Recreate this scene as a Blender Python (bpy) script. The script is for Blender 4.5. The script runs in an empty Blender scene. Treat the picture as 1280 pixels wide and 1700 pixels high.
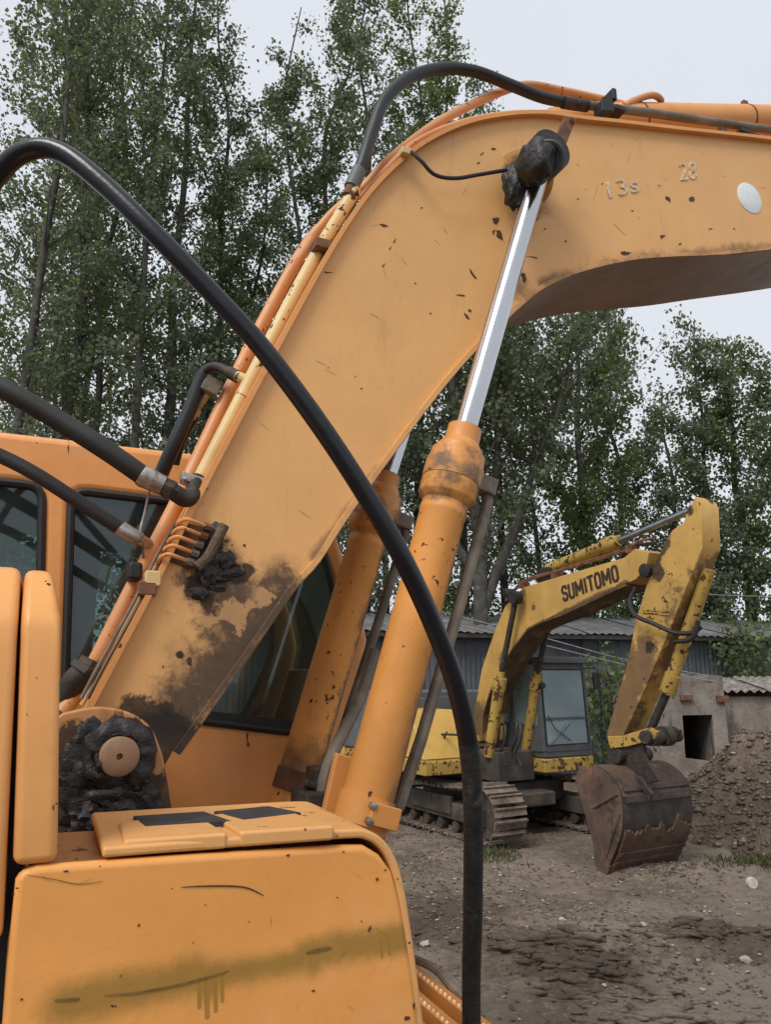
import bpy, bmesh, math, random
import numpy as np
from mathutils import Vector, Matrix, noise as mnoise
random.seed(7); RNG = np.random.default_rng(7)
S = bpy.context.scene
COL = S.collection
rad = math.radians

# ------------------------------------------------------------------ camera
FPX = 1228.0; PHI = rad(12.6); H = 2.30            # focal length in photo pixels, upward pitch, eye height
cam = bpy.data.cameras.new('camera'); camo = bpy.data.objects.new('camera', cam); COL.objects.link(camo)
cam.sensor_fit = 'VERTICAL'; cam.sensor_height = 36.0; cam.lens = 36.0 * FPX / 1700.0
cam.clip_start = 0.05; cam.clip_end = 2000
camo.location = (0, 0, H); camo.rotation_euler = (math.pi / 2 + PHI, 0, 0)
S.camera = camo
# ------------------------------------------------------------------ sky, sun, exposure
SUN_EL, SUN_AZ = rad(50), rad(212)                  # azimuth clockwise from +Y: behind the camera, a little to the left
w = bpy.data.worlds.new('World'); S.world = w; w.use_nodes = True
nt = w.node_tree; nt.nodes.clear()
wo = nt.nodes.new('ShaderNodeOutputWorld'); bg = nt.nodes.new('ShaderNodeBackground')
sky = nt.nodes.new('ShaderNodeTexSky'); sky.sky_type = 'NISHITA'; sky.sun_disc = False
sky.sun_elevation = SUN_EL; sky.sun_rotation = SUN_AZ; sky.dust_density = 4.0; sky.air_density = 1.2
hsv = nt.nodes.new('ShaderNodeHueSaturation'); hsv.inputs['Saturation'].default_value = 0.35
mixc = nt.nodes.new('ShaderNodeMix'); mixc.data_type = 'RGBA'; mixc.inputs[0].default_value = 0.86
mixc.inputs[7].default_value = (7.8, 8.1, 8.75, 1)   # even cloud cover over the sky
nt.links.new(sky.outputs[0], hsv.inputs['Color']); nt.links.new(hsv.outputs[0], mixc.inputs[6])
tcw = nt.nodes.new('ShaderNodeTexCoord'); nzw = nt.nodes.new('ShaderNodeTexNoise'); nzw.inputs['Scale'].default_value = 2.2; nzw.inputs['Detail'].default_value = 4
mrw = nt.nodes.new('ShaderNodeMapRange'); mrw.inputs[3].default_value = .93; mrw.inputs[4].default_value = 1.07      # faint cloud tone all over the sky
vmw = nt.nodes.new('ShaderNodeVectorMath'); vmw.operation = 'SCALE'
nt.links.new(tcw.outputs['Generated'], nzw.inputs['Vector']); nt.links.new(nzw.outputs[0], mrw.inputs[0])
nt.links.new(mixc.outputs[2], vmw.inputs[0]); nt.links.new(mrw.outputs[0], vmw.inputs['Scale']); nt.links.new(vmw.outputs[0], bg.inputs[0]); bg.inputs[1].default_value = 0.0705
nt.links.new(bg.outputs[0], wo.inputs[0])
sd = bpy.data.lights.new('sun', 'SUN'); so = bpy.data.objects.new('sun', sd); COL.objects.link(so)
sd.energy = 1.5; sd.angle = rad(24); sd.color = (1.0, 0.97, 0.92)
sv = Vector((math.sin(SUN_AZ) * math.cos(SUN_EL), math.cos(SUN_AZ) * math.cos(SUN_EL), math.sin(SUN_EL)))
so.rotation_euler = sv.to_track_quat('Z', 'Y').to_euler()
S.view_settings.view_transform = 'Standard'; S.view_settings.look = 'None'
S.view_settings.exposure = 0.6; S.view_settings.gamma = 1.0; S.view_settings.use_curve_mapping = False

# ------------------------------------------------------------------ measuring helpers
def V(*a): return np.array(a, float)
CAM = V(0, 0, H); UP = V(0, 0, 1)
def ray(px, py):
    u = (px - 640) / FPX; v = (850 - py) / FPX
    return V(u, math.cos(PHI) - v * math.sin(PHI), math.sin(PHI) + v * math.cos(PHI))
def onZ(px, py, z): r = ray(px, py); return CAM + r * ((z - H) / r[2])
def onY(px, py, y): r = ray(px, py); return CAM + r * (y / r[1])
TH = rad(24); F = V(math.cos(TH), math.sin(TH), 0); L = V(-math.sin(TH), math.cos(TH), 0)    # near machine: forward, left
def onL(px, py, d): r = ray(px, py); return CAM + r * (d / (r @ L))
def SL(s, d, z): return F * s + L * d + UP * z
AL = rad(60); FF = V(math.cos(AL), -math.sin(AL), 0); FR = V(-math.sin(AL), -math.cos(AL), 0)  # far machine: forward, right
C0 = -7.75
def onR(px, py, o): r = ray(px, py); return CAM + r * ((C0 + o) / (r @ FR))
def FP(f, o, z): return FF * f + FR * (C0 + o) + UP * z
def unit(a): a = np.asarray(a, float); return a / np.linalg.norm(a)
def catmull(pts, n=6, closed=False):
    P = [np.asarray(p, float) for p in pts]; out = []
    N = len(P); rng = range(N if closed else N - 1)
    for i in rng:
        g = (lambda k: P[k % N]) if closed else (lambda k: P[min(max(k, 0), N - 1)])
        a, b, c, d = g(i - 1), g(i), g(i + 1), g(i + 2)
        for k in range(n):
            t = k / n
            out.append(.5 * (2 * b + (c - a) * t + (2 * a - 5 * b + 4 * c - d) * t * t + (3 * b - a - 3 * c + d) * t ** 3))
    if not closed: out.append(P[-1])
    return out

# ------------------------------------------------------------------ object helpers
WORLD = {}
def link(name, data, parent=None, M=None):
    o = bpy.data.objects.new(name, data); COL.objects.link(o)
    if M is not None: o.matrix_basis = M
    if parent is not None:
        o.parent = parent; o.matrix_parent_inverse = WORLD.get(parent.name, Matrix()).inverted()
    return o
def tag(o, label=None, cat=None, group=None, kind=None):
    if label: o['label'] = label
    if cat: o['category'] = cat
    if group: o['group'] = group
    if kind: o['kind'] = kind
    return o
def thing(name, loc, label, cat, group=None):
    o = bpy.data.objects.new(name, None); COL.objects.link(o); o.location = Vector(loc)
    o.empty_display_size = .2
    WORLD[o.name] = Matrix.Translation(Vector(loc))
    return tag(o, label, cat, group)
def mesh(name, verts, faces, mat=None, smooth=35):
    m = bpy.data.meshes.new(name)
    m.from_pydata([tuple(map(float, v)) for v in verts], [], [tuple(f) for f in faces]); m.update()
    bm = bmesh.new(); bm.from_mesh(m); bmesh.ops.recalc_face_normals(bm, faces=bm.faces); bm.to_mesh(m); bm.free()
    if smooth:
        m.shade_smooth()
        try: m.set_sharp_from_angle(angle=rad(smooth))
        except Exception: pass
    if mat: m.materials.append(mat)
    return m
def part(name, vf, mat, parent=None, bevel=0, seg=2, smooth=35, M=None):
    o = link(name, mesh(name, vf[0], vf[1], mat, smooth), parent, M)
    if bevel:
        b = o.modifiers.new('bevel', 'BEVEL'); b.width = bevel; b.segments = seg; b.limit_method = 'ANGLE'; b.angle_limit = rad(38); b.harden_normals = True
    return o
def join(*vfs):
    Vs, Fs = [], []
    for v, f in vfs:
        n = len(Vs); Vs += list(v); Fs += [tuple(i + n for i in q) for q in f]
    return Vs, Fs
def prism(pts, vec):
    n = len(pts); vec = np.asarray(vec, float)
    v = [np.asarray(p, float) for p in pts] + [np.asarray(p, float) + vec for p in pts]
    f = [tuple(range(n)), tuple(range(2 * n - 1, n - 1, -1))] + [(i, (i + 1) % n, n + (i + 1) % n, n + i) for i in range(n)]
    return v, f
def strip(path, nrm, thick, vec):                    # plate that follows a path, thickness along nrm(i), width along vec
    n = len(path); vec = np.asarray(vec, float); v = []; f = []
    for i, p in enumerate(path):
        q = p + nrm(i) * thick; v += [p, q, q + vec, p + vec]
    for i in range(n - 1):
        a = i * 4; b = a + 4
        for k in range(4): f.append((a + k, a + (k + 1) % 4, b + (k + 1) % 4, b + k))
    f += [(0, 1, 2, 3), (4 * n - 4, 4 * n - 3, 4 * n - 2, 4 * n - 1)]
    return v, f
def box(c, ax, ay, az):
    c, ax, ay, az = (np.asarray(q, float) for q in (c, ax, ay, az)); v = []
    for k in (-1, 1):
        for j in (-1, 1):
            for i in (-1, 1): v.append(c + ax * i + ay * j + az * k)
    return v, [(0, 2, 3, 1), (4, 5, 7, 6), (0, 1, 5, 4), (2, 6, 7, 3), (0, 4, 6, 2), (1, 3, 7, 5)]
def frame_of(t, hint=None):
    t = unit(t); h = UP if hint is None else hint
    if abs(t @ h) > .95: h = V(1, 0, 0)
    a = unit(np.cross(h, t)); return a, np.cross(t, a)
def tube(path, r, n=10, caps=True):
    P = [np.asarray(p, float) for p in path]; m = len(P)
    R = list(r) if hasattr(r, '__len__') else [r] * m
    v = []; f = []
    t0 = P[1] - P[0]; a, b = frame_of(t0)
    for i in range(m):
        t = unit(P[min(i + 1, m - 1)] - P[max(i - 1, 0)])
        a = unit(a - t * (a @ t)); b = np.cross(t, a)
        for k in range(n):
            q = 2 * math.pi * k / n; v.append(P[i] + (a * math.cos(q) + b * math.sin(q)) * R[i])
    for i in range(m - 1):
        for k in range(n):
            k2 = (k + 1) % n; f.append((i * n + k, i * n + k2, (i + 1) * n + k2, (i + 1) * n + k))
    if caps: f += [tuple(range(n - 1, -1, -1)), tuple(range((m - 1) * n, m * n))]
    return v, f
def loop_tube(path, r, n=6):
    P = [np.asarray(p, float) for p in path]; m = len(P); v = []; f = []
    a = None
    for i in range(m):
        t = unit(P[(i + 1) % m] - P[i - 1])
        if a is None: a, _ = frame_of(t, L)
        a = unit(L - t * (L @ t)) if abs(t @ L) < .9 else unit(a - t * (a @ t)); b = np.cross(t, a)
        for k in range(n):
            q = 2 * math.pi * k / n; v.append(P[i] + (a * math.cos(q) + b * math.sin(q)) * r)
    for i in range(m):
        j = (i + 1) % m
        for k in range(n):
            k2 = (k + 1) % n; f.append((i * n + k, i * n + k2, j * n + k2, j * n + k))
    return v, f
def lathe(p0, p1, prof, n=28):                       # prof: (distance along the axis, radius)
    p0 = np.asarray(p0, float); t = unit(np.asarray(p1, float) - p0); a, b = frame_of(t); v = []; f = []
    for d, r in prof:
        for k in range(n):
            q = 2 * math.pi * k / n; v.append(p0 + t * d + (a * math.cos(q) + b * math.sin(q)) * r)
    m = len(prof)
    for i in range(m - 1):
        for k in range(n):
            k2 = (k + 1) % n; f.append((i * n + k, i * n + k2, (i + 1) * n + k2, (i + 1) * n + k))
    f += [tuple(range(n - 1, -1, -1)), tuple(range((m - 1) * n, m * n))]
    return v, f
def blob(c, rx, amp=.25, freq=3, sub=3, seed=0):     # lump of mud; rx = three half-axis vectors
    bm = bmesh.new(); bmesh.ops.create_icosphere(bm, subdivisions=sub, radius=1)
    v = []
    for q in bm.verts:
        d = Vector(q.co); k = 1 + amp * mnoise.fractal(d * freq + Vector((seed * 7.3, seed * 1.7, 0)), 1.0, 2.1, 4)
        d = d * k; v.append(np.asarray(c, float) + rx[0] * d.x + rx[1] * d.y + rx[2] * d.z)
    f = [tuple(x.index for x in q.verts) for q in bm.faces]; bm.free()
    return v, f
def rough(vf, amp, freq):                            # push the vertices about so that an edge is not machine-true
    return [np.asarray(v, float) + amp * np.array(mnoise.noise_vector(Vector(v) * freq)) for v in vf[0]], vf[1]
def plate(name, outer, holes, M, thick, mat, parent, bev=0.0):      # flat plate with holes, local z = thickness
    cu = bpy.data.curves.new(name, 'CURVE'); cu.dimensions = '2D'; cu.fill_mode = 'BOTH'
    cu.extrude = thick / 2 - bev; cu.bevel_depth = bev; cu.bevel_resolution = 2; cu.offset = -bev
    for poly in [outer] + holes:
        sp = cu.splines.new('POLY'); sp.points.add(len(poly) - 1)
        for k, q in enumerate(poly): sp.points[k].co = (q[0], q[1], 0, 1)
        sp.use_cyclic_u = True
    tmp = bpy.data.objects.new('tmp', cu); COL.objects.link(tmp)
    me = bpy.data.meshes.new_from_object(tmp); bpy.data.objects.remove(tmp)
    me.name = name; me.transform(M); me.materials.clear(); me.materials.append(mat)
    me.shade_smooth(); me.set_sharp_from_angle(angle=rad(40))
    return link(name, me, parent)
def text(name, s, bl, br, tl, mat, parent, bold=0.0, lift=V(0, 0, 0)):
    cu = bpy.data.curves.new(name, 'FONT'); cu.body = s; cu.size = 1; cu.offset = bold; cu.extrude = .002; cu.resolution_u = 4
    tmp = bpy.data.objects.new('tmp', cu); COL.objects.link(tmp)
    me = bpy.data.meshes.new_from_object(tmp); bpy.data.objects.remove(tmp)
    co = np.array([v.co[:] for v in me.vertices]); lo, hi = co.min(0), co.max(0)
    X = (np.asarray(br) - bl) / (hi[0] - lo[0]); Y = (np.asarray(tl) - bl) / (hi[1] - lo[1])
    Z = unit(np.cross(X, Y))
    for v in me.vertices:
        c = v.co; p = bl + lift + X * (c.x - lo[0]) + Y * (c.y - lo[1]) + Z * c.z; v.co = Vector(p)
    me.materials.clear(); me.materials.append(mat); me.name = name
    return link(name, me, parent)
def chips(name, items, fn, depth, mat, parent, seed=1):   # flat ragged marks worn into the paint: (px, py, length, width, degrees)
    rg = random.Random(seed); Vs = []; Fs = []
    for (px, py, ln, wd, an) in items:
        n = rg.randint(9, 14); n0 = len(Vs); ca, sa = math.cos(rad(an)), math.sin(rad(an))
        for k in range(n):
            q = 2 * math.pi * k / n; rr = rg.uniform(.3, 1.15)
            x = math.cos(q) * ln / 2 * rr; y = math.sin(q) * wd / 2 * rg.uniform(.3, 1.25)
            Vs.append(fn(px + x * ca - y * sa, py - x * sa - y * ca, depth))
        Fs.append(tuple(range(n0, n0 + n)))
    return tag(part(name, (Vs, Fs), mat, parent, smooth=0), kind='stuff')

# ------------------------------------------------------------------ materials
class NB:
    def __init__(s, name):
        s.m = bpy.data.materials.new(name); s.m.use_nodes = True; s.t = s.m.node_tree; s.t.nodes.clear()
        s.out = s.n('ShaderNodeOutputMaterial'); s.p = s.n('ShaderNodeBsdfPrincipled')
        s.l(s.p.outputs[0], s.out.inputs[0]); s._pos = None
    def n(s, k): return s.t.nodes.new(k)
    def l(s, a, b): s.t.links.new(a, b)
    def set(s, sock, v):
        if hasattr(v, 'node'): s.l(v, sock)
        else: sock.default_value = v
    @property
    def pos(s):
        if s._pos is None: s._pos = s.n('ShaderNodeNewGeometry').outputs['Position']
        return s._pos
    def math(s, op, a, b=None, c=None, clamp=False):
        k = s.n('ShaderNodeMath'); k.operation = op; k.use_clamp = clamp; s.set(k.inputs[0], a)
        if b is not None: s.set(k.inputs[1], b)
        if c is not None: s.set(k.inputs[2], c)
        return k.outputs[0]
    def vec(s, op, a, b=None, sc=None):
        k = s.n('ShaderNodeVectorMath'); k.operation = op; s.set(k.inputs[0], a)
        if b is not None: s.set(k.inputs[1], b)
        if sc is not None: s.set(k.inputs['Scale'], sc)
        return k.outputs['Value'] if op in ('LENGTH', 'DOT_PRODUCT', 'DISTANCE') else k.outputs[0]
    def noise(s, scale, detail=3, rough=.55, stretch=None, off=(0, 0, 0), dist=0):
        k = s.n('ShaderNodeTexNoise'); v = s.pos
        if stretch or off != (0, 0, 0):
            mp = s.n('ShaderNodeMapping'); s.l(v, mp.inputs[0]); mp.inputs['Scale'].default_value = stretch or (1, 1, 1); mp.inputs['Location'].default_value = off; v = mp.outputs[0]
        s.l(v, k.inputs['Vector']); k.inputs['Scale'].default_value = scale; k.inputs['Detail'].default_value = detail
        k.inputs['Roughness'].default_value = rough; k.inputs['Distortion'].default_value = dist
        return k.outputs[0]
    def step(s, v, lo, hi):
        k = s.n('ShaderNodeMapRange'); k.interpolation_type = 'SMOOTHSTEP'; s.set(k.inputs[0], v); k.inputs[1].default_value = lo; k.inputs[2].default_value = hi
        return k.outputs[0]
    def lerp(s, v, a, b):
        k = s.n('ShaderNodeMapRange'); s.set(k.inputs[0], v); k.inputs[3].default_value = a; k.inputs[4].default_value = b
        return k.outputs[0]
    def mix(s, fac, a, b, mode='MIX'):
        k = s.n('ShaderNodeMix'); k.data_type = 'RGBA'; k.blend_type = mode; s.set(k.inputs[0], fac)
        for i, q in ((6, a), (7, b)):
            if hasattr(q, 'node'): s.l(q, k.inputs[i])
            else: k.inputs[i].default_value = (*q, 1)
        return k.outputs[2]
    def bump(s, h, strength=.3, dist=.01):
        k = s.n('ShaderNodeBump'); s.l(h, k.inputs['Height']); k.inputs['Strength'].default_value = strength; k.inputs['Distance'].default_value = dist
        s.l(k.outputs[0], s.p.inputs['Normal'])
    def fin(s, col, rough=.6, metal=0.0, spec=.5):
        if hasattr(col, 'node'): s.l(col, s.p.inputs['Base Color'])
        else: s.p.inputs['Base Color'].default_value = (*col, 1)
        s.set(s.p.inputs['Roughness'], rough); s.set(s.p.inputs['Metallic'], metal)
        s.p.inputs['Specular IOR Level'].default_value = spec
        return s.m
    def field(s, items):                             # 1 at the middle of a spot or streak, 0 at its rim
        best = None
        for it in items:
            if len(it) == 2: d = s.vec('DISTANCE', s.pos, tuple(it[0])); r = it[1]
            else:
                a, b, r = it; ba = np.asarray(b) - a
                pa = s.vec('SUBTRACT', s.pos, tuple(a))
                hh = s.math('DIVIDE', s.vec('DOT_PRODUCT', pa, tuple(ba)), float(ba @ ba), clamp=True)
                d = s.vec('LENGTH', s.vec('SUBTRACT', pa, s.vec('SCALE', tuple(ba), sc=hh)))
            v = s.math('MULTIPLY_ADD', d, -1.0 / r, 1.0)
            best = v if best is None else s.math('MAXIMUM', best, v)
        return best
def paint(name, base, chip=.5, fade=.12, grime=.25, stains=(), rough=.42, chipscale=30, spec=.45, rustcol=(.07, .03, .015)):
    b = NB(name)
    c = b.mix(b.step(b.noise(1.7, 4), .3, .75), tuple(x * (1 - fade) for x in base), tuple(min(1, x * (1 + fade)) for x in base))
    pale = tuple(.75 * x + .25 * y for x, y in zip(base, (.75, .62, .45)))
    c = b.mix(b.math('MULTIPLY', b.step(b.noise(4.3, 5, .65, off=(3, 1, 7)), .52, .8), .5), c, pale)
    gr = b.step(b.noise(7, 5, .7, stretch=(1, 1, .22), off=(9, 2, 4)), .55, .85)
    c = b.mix(b.math('MULTIPLY', gr, grime), c, (.14, .09, .05))
    c = b.mix(b.math('MULTIPLY', b.step(b.noise(38, 7, .75, off=(6, 2, 2)), .5, .78), .22), c, tuple(x * .55 for x in base))
    c = b.mix(b.math('MULTIPLY', b.step(b.noise(9, 7, .75, off=(1, 6, 5)), .55, .8), .3), c, tuple(x * .6 for x in base))
    rg = b.lerp(b.noise(12, 6, .7), rough - .16, rough + .26)
    for (col, amp, sc, soft, items) in stains:
        f = b.field(items)
        f = b.math('ADD', f, b.math('MULTIPLY', b.math('SUBTRACT', b.noise(sc, 9, .72, off=(2, 5, 1)), .5), amp))
        k = b.step(f, .02, soft)
        c = b.mix(b.math('MULTIPLY', k, b.lerp(b.noise(sc * 2.2, 4, .6), .75, 1.05)), c, col)
        rg = b.math('ADD', rg, b.math('MULTIPLY', k, .3), clamp=True)
    if chip > 0:
        a = b.noise(chipscale, 4, .62, off=(1, 8, 3)); cl = b.noise(2.6, 3, off=(4, 4, 9))
        k = b.step(b.math('ADD', a, b.math('MULTIPLY', cl, .35)), .935 - chip * .12, .955 - chip * .12)
        c = b.mix(k, c, rustcol); rg = b.math('ADD', rg, b.math('MULTIPLY', k, .3), clamp=True)
    b.bump(b.math('ADD', b.noise(3.5, 2), b.math('MULTIPLY', b.noise(160, 2), .06)), .25, .02)
    return b.fin(c, rg, 0, spec)
def plain(name, base, rough=.6, var=.2, scale=8, metal=0.0, bump=.2, bscale=40, bdist=.004, spec=.5, alt=None, altlo=.5, althi=.7):
    b = NB(name)
    c = b.mix(b.step(b.noise(scale, 5, .6), .3, .72), tuple(x * (1 - var) for x in base), tuple(min(1, x * (1 + var)) for x in base))
    if alt: c = b.mix(b.step(b.noise(scale * .8, 6, .68, off=(5, 3, 2)), altlo, althi), c, alt)
    b.bump(b.noise(bscale, 4, .6), bump, bdist)
    return b.fin(c, b.lerp(b.noise(scale * 2, 3), max(.03, rough - .12), min(1, rough + .12)), metal, spec)
ORANGE = (.70, .31, .09)
PXM = .00175
O_plain = paint('orange_paint', ORANGE, chip=.45)
O_cab = paint('orange_cab_paint', (.70, .31, .095), chip=.1, grime=.15)
O_pipe = paint('orange_pipe_paint', (.66, .29, .11), chip=.75, grime=.4)
O_cyl = paint('orange_cylinder_paint', (.66, .29, .07), chip=.85, grime=.55)
RUSTY = plain('rusty_steel', (.17, .075, .035), .8, .4, 9, alt=(.07, .04, .028), bump=.5)
CREAM = paint('cream_pipe_paint', (.68, .48, .21), chip=1.1, grime=.5)
RUBBER = plain('black_rubber', (.008, .009, .012), .45, .3, 6, bump=.25, bscale=90, bdist=.002, alt=(.05, .047, .042), altlo=.62, althi=.8)
RUBBER2 = plain('dull_rubber', (.018, .016, .016), .6, .3, 10, bump=.4, bscale=150, bdist=.002)
BLACK = plain('black_trim', (.012, .012, .013), .55, .2)
GREASE = plain('black_grease', (.015, .013, .012), .5, .5, 22, bump=.9, bscale=38, bdist=.009, alt=(.06, .045, .033), altlo=.56, althi=.75)
MUD = plain('dry_mud', (.11, .075, .05), .9, .35, 14, bump=.8, bscale=60, bdist=.01, alt=(.2, .13, .085))
CHROME = plain('chrome_rod', (.52, .53, .55), .16, .05, 3, metal=1.0, bump=.02)
ZINC = plain('zinc_fitting', (.42, .39, .36), .42, .25, 30, metal=.85, bump=.2, alt=(.16, .11, .08))
DARKSTEEL = plain('dark_steel', (.05, .043, .038), .65, .4, 20, metal=.4, bump=.4, alt=(.12, .07, .045))
GREYTUBE = plain('grey_tube', (.17, .135, .1), .6, .3, 9, alt=(.09, .065, .05))
WHITEP = plain('white_paint', (.78, .76, .72), .6, .1, 30)
DISC = plain('pale_disc', (.72, .76, .76), .5, .05, 20)
CHIPM = plain('rust_mark', (.075, .035, .018), .85, .5, 60)
OLIVEP = plain('olive_stroke', (.17, .10, .025), .7, .3, 30)
INTER = plain('cab_interior', (.025, .027, .03), .75, .3, 8)
def glass(name, tint, op, rough=.03):
    b = NB(name); tr = b.n('ShaderNodeBsdfTransparent'); tr.inputs[0].default_value = (*tint, 1)
    gl = b.n('ShaderNodeBsdfGlossy'); gl.inputs['Color'].default_value = (.9, .95, 1, 1); gl.inputs['Roughness'].default_value = rough
    df = b.n('ShaderNodeBsdfDiffuse'); df.inputs[0].default_value = (.42, .5, .5, 1)
    fr = b.n('ShaderNodeFresnel'); fr.inputs[0].default_value = 1.5
    m1 = b.n('ShaderNodeMixShader'); b.l(b.math('MULTIPLY', fr.outputs[0], 1.3, clamp=True), m1.inputs[0]); b.l(tr.outputs[0], m1.inputs[1]); b.l(gl.outputs[0], m1.inputs[2])
    m2 = b.n('ShaderNodeMixShader'); b.l(b.lerp(b.step(b.noise(3, 4, .6), .3, .8), op * .75, op * 1.3), m2.inputs[0]); b.l(m1.outputs[0], m2.inputs[1]); b.l(df.outputs[0], m2.inputs[2])
    b.l(m2.outputs[0], b.out.inputs[0]); return b.m
GLASS = glass('cab_glass', (.6, .72, .7), .04)
GLASS2 = glass('far_cab_glass', (.8, .92, .92), .34, .03)  # stronger diffuse layer makes these panes paler

# ================================================================== THE SETTING: ground
def lattice(seed):
    g = np.random.default_rng(seed).random((257, 257))
    def f(x, y):
        xi = np.floor(x).astype(int); yi = np.floor(y).astype(int); fx = x - xi; fy = y - yi
        fx = fx * fx * (3 - 2 * fx); fy = fy * fy * (3 - 2 * fy); xi &= 255; yi &= 255
        a = g[xi, yi]; b = g[xi + 1, yi]; c = g[xi, yi + 1]; d = g[xi + 1, yi + 1]
        return (a + (b - a) * fx) * (1 - fy) + (c + (d - c) * fx) * fy - .5
    return f
N1, N2, N3 = lattice(11), lattice(12), lattice(13)
def fbm(f, x, y, o=4, g=.5):
    s = 0; a = 1
    for k in range(o): s = s + a * f(x * 2 ** k + 17 * k, y * 2 ** k + 5 * k); a *= g
    return s
RUT = onZ(945, 1595, 0); RUT2 = onZ(1190, 1555, 0); BUMP = onZ(1130, 1452, 0); SAND = onZ(1240, 1640, 0); LEFT = onZ(700, 1520, 0)
def gauss(x, y, c, rx, ry): return np.exp(-((x - c[0]) / rx) ** 2 - ((y - c[1]) / ry) ** 2)
def ground_z(x, y):
    x = np.asarray(x, float); y = np.asarray(y, float)
    near = np.exp(-(np.maximum(0, np.hypot(x - 3, y - 9) - 10) / 8) ** 2)
    z = .10 * fbm(N1, x * .22, y * .22, 3) + .05 * fbm(N2, x * 1.3, y * 1.3, 4) * near + .045 * fbm(N3, x * 5, y * 7, 4, .6) * near
    z += gauss(x, y, RUT, .9, .7) * (.16 * (1 - 3.2 * np.abs(fbm(N2, x * 1.5 + 3 + y, y * 5, 3, .5))) + .02)                # churned rut
    z += gauss(x, y, RUT2, 1.0, .28) * (.10 + .12 * fbm(N3, x * 4, y * 4, 3))                          # ridge beside the wheel track
    z += gauss(x, y, BUMP, .55, .35) * (.12 + .1 * fbm(N3, x * 7, y * 7, 3))                           # small spoil by the bucket
    tr = np.exp(-((y - (RUT2[1] - .55) - .12 * (x - RUT2[0])) / .28) ** 2) * (x > RUT[0] + .5)
    z += tr * .02 * np.sin((x - .4 * np.abs(y - RUT2[1] + .55)) * 26)                                  # tyre lug prints
    return z * np.clip((np.hypot(x, y) - 1) / 3, 0, 1) - .03
xs = np.concatenate([-np.geomspace(260, 3, 26), np.arange(-2.5, 0, .08), np.arange(0, 6, .026), np.arange(6, 10.5, .06), np.geomspace(10.8, 260, 26)])
ys = np.concatenate([-np.geomspace(260, 1, 18), np.arange(0, 5, .4), np.arange(5, 10, .026), np.arange(10, 13, .05), np.arange(13, 24, .25), np.geomspace(25, 300, 18)])
X, Y = np.meshgrid(xs, ys); Z = ground_z(X, Y)
vv = np.stack([X, Y, Z], -1).reshape(-1, 3); nx, ny = len(xs), len(ys)
idx = (np.arange(ny - 1)[:, None] * nx + np.arange(nx - 1)[None]).reshape(-1)
def npmesh(name, verts, quads, mat, smooth=True):
    verts = np.asarray(verts, np.float32); quads = np.asarray(quads, np.int32); k = quads.shape[1]
    m = bpy.data.meshes.new(name); m.vertices.add(len(verts)); m.vertices.foreach_set('co', verts.ravel())
    m.loops.add(quads.size); m.loops.foreach_set('vertex_index', quads.ravel())
    m.polygons.add(len(quads)); m.polygons.foreach_set('loop_start', np.arange(0, quads.size, k, dtype=np.int32))
    m.update(calc_edges=True); m.validate()
    if smooth: m.shade_smooth()
    m.materials.append(mat); return m
b = NB('earth')
big = b.noise(.55, 5, .6); mid = b.noise(3.2, 6, .65, stretch=(.6, 1, 1)); fine = b.noise(24, 6, .75, stretch=(.55, 1, 1))
c = b.mix(b.step(big, .35, .68), (.15, .115, .086), (.265, .213, .165))
c = b.mix(b.math('MULTIPLY', b.step(mid, .5, .75), .75), c, (.085, .063, .047))
c = b.mix(b.math('MULTIPLY', b.step(b.noise(1.6, 6, .7, off=(7, 1, 0)), .52, .72), .7), c, (.25, .205, .16))
c = b.mix(b.math('MULTIPLY', b.step(fine, .52, .68), .75), c, (.31, .258, .205))
c = b.mix(b.math('MULTIPLY', b.step(b.noise(30, 6, .75, stretch=(.5, 1, 1), off=(1, 9, 0)), .53, .66), .75), c, (.055, .042, .033))
sf = b.math('ADD', b.field([(SAND, 1.0), (onZ(980, 1540, 0), .45), (onZ(1100, 1690, 0), .35), (onZ(1250, 1410, 0), 1.6)]), b.math('MULTIPLY', b.math('SUBTRACT', b.noise(2.5, 6, .7), .5), 1.6))
c = b.mix(b.math('MULTIPLY', b.step(sf, .1, .7), .75), c, (.27, .225, .18))
df = b.math('ADD', b.field([(RUT, .95), (RUT2, .8), (LEFT, 1.3)]), b.math('MULTIPLY', b.math('SUBTRACT', b.noise(4, 6, .7, off=(2, 2, 2)), .5), 1.8))
c = b.mix(b.math('MULTIPLY', b.step(df, .1, .6), .7), c, (.075, .055, .041))
b.bump(b.math('ADD', b.noise(9, 6, .7), b.math('MULTIPLY', fine, .5)), 1.0, .05)
EARTH = b.fin(c, .93, 0, .25)
g = npmesh('ground', vv, np.stack([idx, idx + 1, idx + nx + 1, idx + nx], 1), EARTH)
tag(link('ground', g), kind='structure')

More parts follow.
